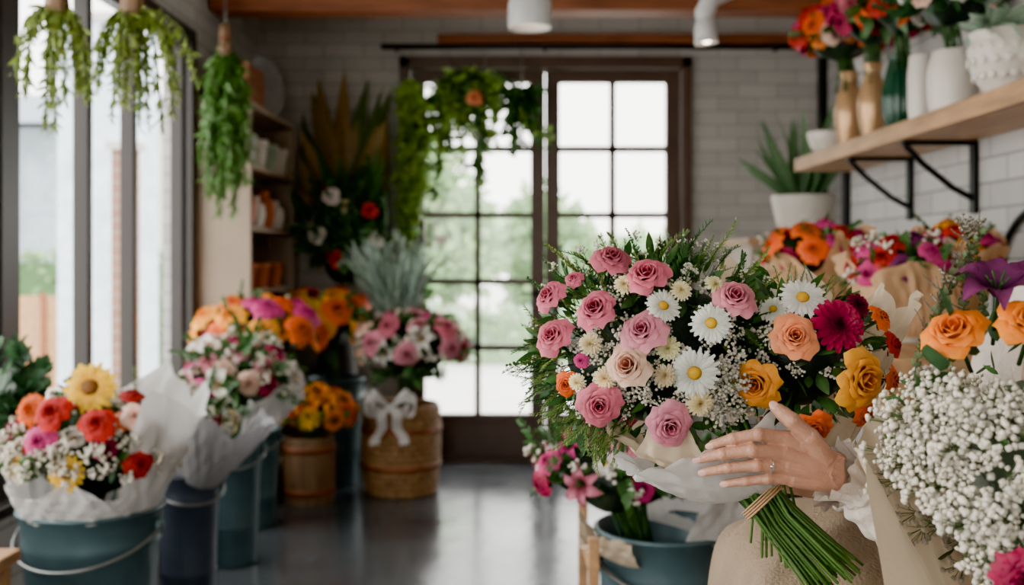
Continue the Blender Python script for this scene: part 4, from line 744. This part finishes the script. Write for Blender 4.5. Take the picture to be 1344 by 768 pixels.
def loft(rings,m,n=64,fold=0,name='x',kf=9,sub=6):
    P=np.array([r[0] for r in rings],float); A=np.array([r[1] for r in rings],float); W=np.array([r[2:4] for r in rings],float)
    q=np.linspace(0,len(P)-1,len(P)*sub); I=lambda X:np.stack([np.interp(q,range(len(P)),X[:,k]) for k in range(X.shape[1])],-1)
    P,A,W=I(P),I(A),I(W)
    for _ in range(6):
        for X in(P,A,W): X[1:-1]=(X[:-2]+2*X[1:-1]+X[2:])/4
    a=np.linspace(0,2*pi,n,endpoint=False); V=[]
    for i in range(len(P)):
        ax=nz(A[i]); y=np.array([0,1.,0]); y=nz(y-ax*np.dot(y,ax)); x=np.cross(y,ax)
        k=1+fold*(np.sin(a*kf+i*.12)+.6*np.sin(a*5-i*.2)+.4*np.sin(a*17+i*.3)+.7*np.sin(i*.45+3*np.sin(a*2)))
        ca,sa=np.cos(a),np.sin(a); V.append(P[i]+((np.sign(ca)*np.abs(ca)**.85*W[i][1]*k)[:,None]*x+(np.sign(sa)*np.abs(sa)**.85*W[i][0]*k)[:,None]*y))
    V=[np.repeat(V[0].mean(0)[None],n,0)+(V[0]-V[0].mean(0))*.02]+V+[np.repeat(V[-1].mean(0)[None],n,0)+(V[-1]-V[-1].mean(0))*.02]
    b=B(); b.add(np.array(V).reshape(-1,3),gridf(len(V),n,True),m); return child(b,name)
loft([((.88,1.5,.68),(0,0,1),.19,.12),((.88,1.5,.78),(0,0,1),.18,.12),((.885,1.5,.9),(0,0,1),.145,.1),((.88,1.5,1.03),(0,0,1),.165,.115),((.875,1.5,1.12),(0,0,1),.18,.11),((.88,1.5,1.19),(0,0,1),.185,.085),((.885,1.5,1.225),(0,0,1),.12,.065),((.885,1.5,1.245),(0,0,1),.062,.055)],BLOUSE,fold=.008,name='blouse')
loft([((.93,1.5,.76),(-1,0,0),.17,.09),((.8,1.5,.775),(-1,0,.05),.2,.1),((.6,1.5,.79),(-1,0,.08),.2,.09),((.45,1.5,.80),(-1,0,0),.19,.085),((.375,1.5,.775),(-.7,0,-.7),.185,.085),((.37,1.5,.68),(0,0,-1),.19,.09),((.38,1.5,.5),(0,0,-1),.2,.1),((.40,1.5,.3),(0,0,-1),.22,.12)],LINEN,n=160,fold=.034,name='apron_skirt',sub=14)
loft([((.80,1.5,.8),(0,0,1),.15,.06),((.80,1.5,.95),(0,0,1),.125,.06),((.795,1.5,1.1),(0,0,1),.11,.05),((.80,1.5,1.14),(0,0,1),.1,.04)],LINEN,fold=.01,name='apron_bib')
b=B()
for y in(1.42,1.58):
    b.tube([(.38,y,.4),(.42,y,.3),(.46,y,.16)],[.05,.045,.034],SKIN,16); b.tube([(.485,y,.125),(.44,y,.12),(.36,y,.105),(.30,y,.1)],[.034,.038,.036,.024],BLACK,16); b.box(.29,.52,y-.035,y+.035,.07,.085,BLACK)
child(b,'legs_and_shoes')
b=B(); hc=np.array([.885,1.5,1.40]); v,f=QS(18); p=v.copy()
k=np.where(p[:,2]<0,1+.33*p[:,2],1); p[:,1]*=k*.074; x=p[:,0]*.092; x=np.where((p[:,0]<0)&(v[:,2]<0),x-.006*(-v[:,2]),x); x=x*np.where(v[:,2]<-.3,1-.15*(-v[:,2]-.3),1); p[:,0]=x; p[:,2]*=.112
b.add(p+hc,f,SKIN); b.tube([(.89,1.5,1.2),(.885,1.5,1.26),(.88,1.5,1.33)],[.062,.048,.047],SKIN,24)
b.tube([(.80,1.5,1.415),(.787,1.5,1.395),(.782,1.5,1.38)],[.007,.009,.012],SKIN,10)
for s in(-1,1): b.ball((.89,1.5+s*.073,1.395),(.018,.008,.028),SKIN,n=5); b.ball((.787,1.5+s*.009,1.375),.008,SKIN)
remesh(child(b,'head'),.003,3)
b=B()
for s in(-1,1): b.ball((.808,1.5+s*.031,1.412),(.009,.014,.009),WHITEC,n=5); b.ball((.800,1.5+s*.031,1.411),(.004,.006,.006),BLACK,n=4); b.tube([(.800,1.5+s*.014,1.432),(.797,1.5+s*.03,1.437),(.806,1.5+s*.046,1.431)],.0025,HAIR,6)
b.tube([(.800,1.478,1.347),(.794,1.49,1.351),(.792,1.5,1.349),(.794,1.51,1.351),(.800,1.522,1.347)],[.002,.005,.005,.005,.002],mat('lips',H('#a8564c'),.4),8); child(b,'face_features')
b=B(); v,f=QS(18); hh=v*np.array([.1,.086,.118])*(1+.015*np.sin(v[:,1:2]*50)); b.add((hh+hc+[.018,0,.012])[:],f[(v[f].mean(1)[:,0]-.75*v[f].mean(1)[:,2]>-.55)&(v[f].mean(1)[:,2]-.1*v[f].mean(1)[:,0]>-.75)],HAIR); b.ball(hc+[.11,0,.03],(.045,.05,.045),HAIR,n=8); child(b,'hair')
b=B(); b.lathe([(.001,0),(.17,0),(.18,.01),(.18,.03),(.17,.04),(.001,.04)],(.92,1.5,.63),WOOD,40)
for i in range(4):
    a=pi/4+i*pi/2; b.tube([(.92+.12*math.cos(a),1.5+.12*math.sin(a),.64),(.92+.2*math.cos(a),1.5+.2*math.sin(a),.012)],.015,WOOD,10)
t=np.linspace(0,2*pi,40); b.tube(np.stack([.92+.178*np.cos(t),1.5+.178*np.sin(t),.2+0*t],-1),.009,BLACK,8); b.build('work_stool')
b=B(); b.box(.24,.56,1.33,1.67,.04,.07,WOOD)
for x in(.25,.52):
    for y in(1.34,1.63): b.box(x,x+.03,y,y+.03,0,.04,WOOD)
b.build('footrest',bevel=.003)
# ---------------------------------------------------------------- light, world, camera
W=bpy.data.worlds.new('overcast_sky'); bpy.context.scene.world=W; W.use_nodes=True; nt=W.node_tree; bg=nt.nodes['Background']
tc=nt.nodes.new('ShaderNodeTexCoord'); sp=nt.nodes.new('ShaderNodeSeparateXYZ'); rp=nt.nodes.new('ShaderNodeValToRGB'); nt.links.new(tc.outputs['Generated'],sp.inputs[0]); nt.links.new(sp.outputs['Z'],rp.inputs[0]); nt.links.new(rp.outputs[0],bg.inputs[0])
rp.color_ramp.elements[0].color=(1,.97,.92,1); rp.color_ramp.elements[1].color=(.97,.98,1,1); bg.inputs[1].default_value=12
def portal(name,loc,rot,sx,sy):
    l=bpy.data.lights.new(name,'AREA'); l.shape='RECTANGLE'; l.size=sx; l.size_y=sy; l.cycles.is_portal=True
    o=bpy.data.objects.new(name,l); o.location=loc; o.rotation_euler=rot; bpy.context.scene.collection.objects.link(o)
portal('daylight_portal_door',(.2,6.7,1.25),(-pi/2,0,0),1.8,2.4)
portal('daylight_portal_side',(-1.71,1.8,1.4),(0,-pi/2,0),1.85,6.9)
portal('daylight_portal_front',(-.575,-2.42,1.4),(pi/2,0,0),1.3,1.85)
cam=bpy.data.cameras.new('camera'); co=bpy.data.objects.new('camera',cam); bpy.context.scene.collection.objects.link(co); co.location=(0,0,1.23); co.rotation_euler=(pi/2,0,0)
cam.lens=37.5; cam.sensor_width=36; cam.shift_y=-44/1344; cam.clip_start=.05; cam.clip_end=200; cam.dof.use_dof=True; cam.dof.focus_distance=1.25; cam.dof.aperture_fstop=4.0
bpy.context.scene.camera=co
vs=bpy.context.scene.view_settings; vs.view_transform='AgX'; vs.look='AgX - Punchy'; vs.exposure=0.05
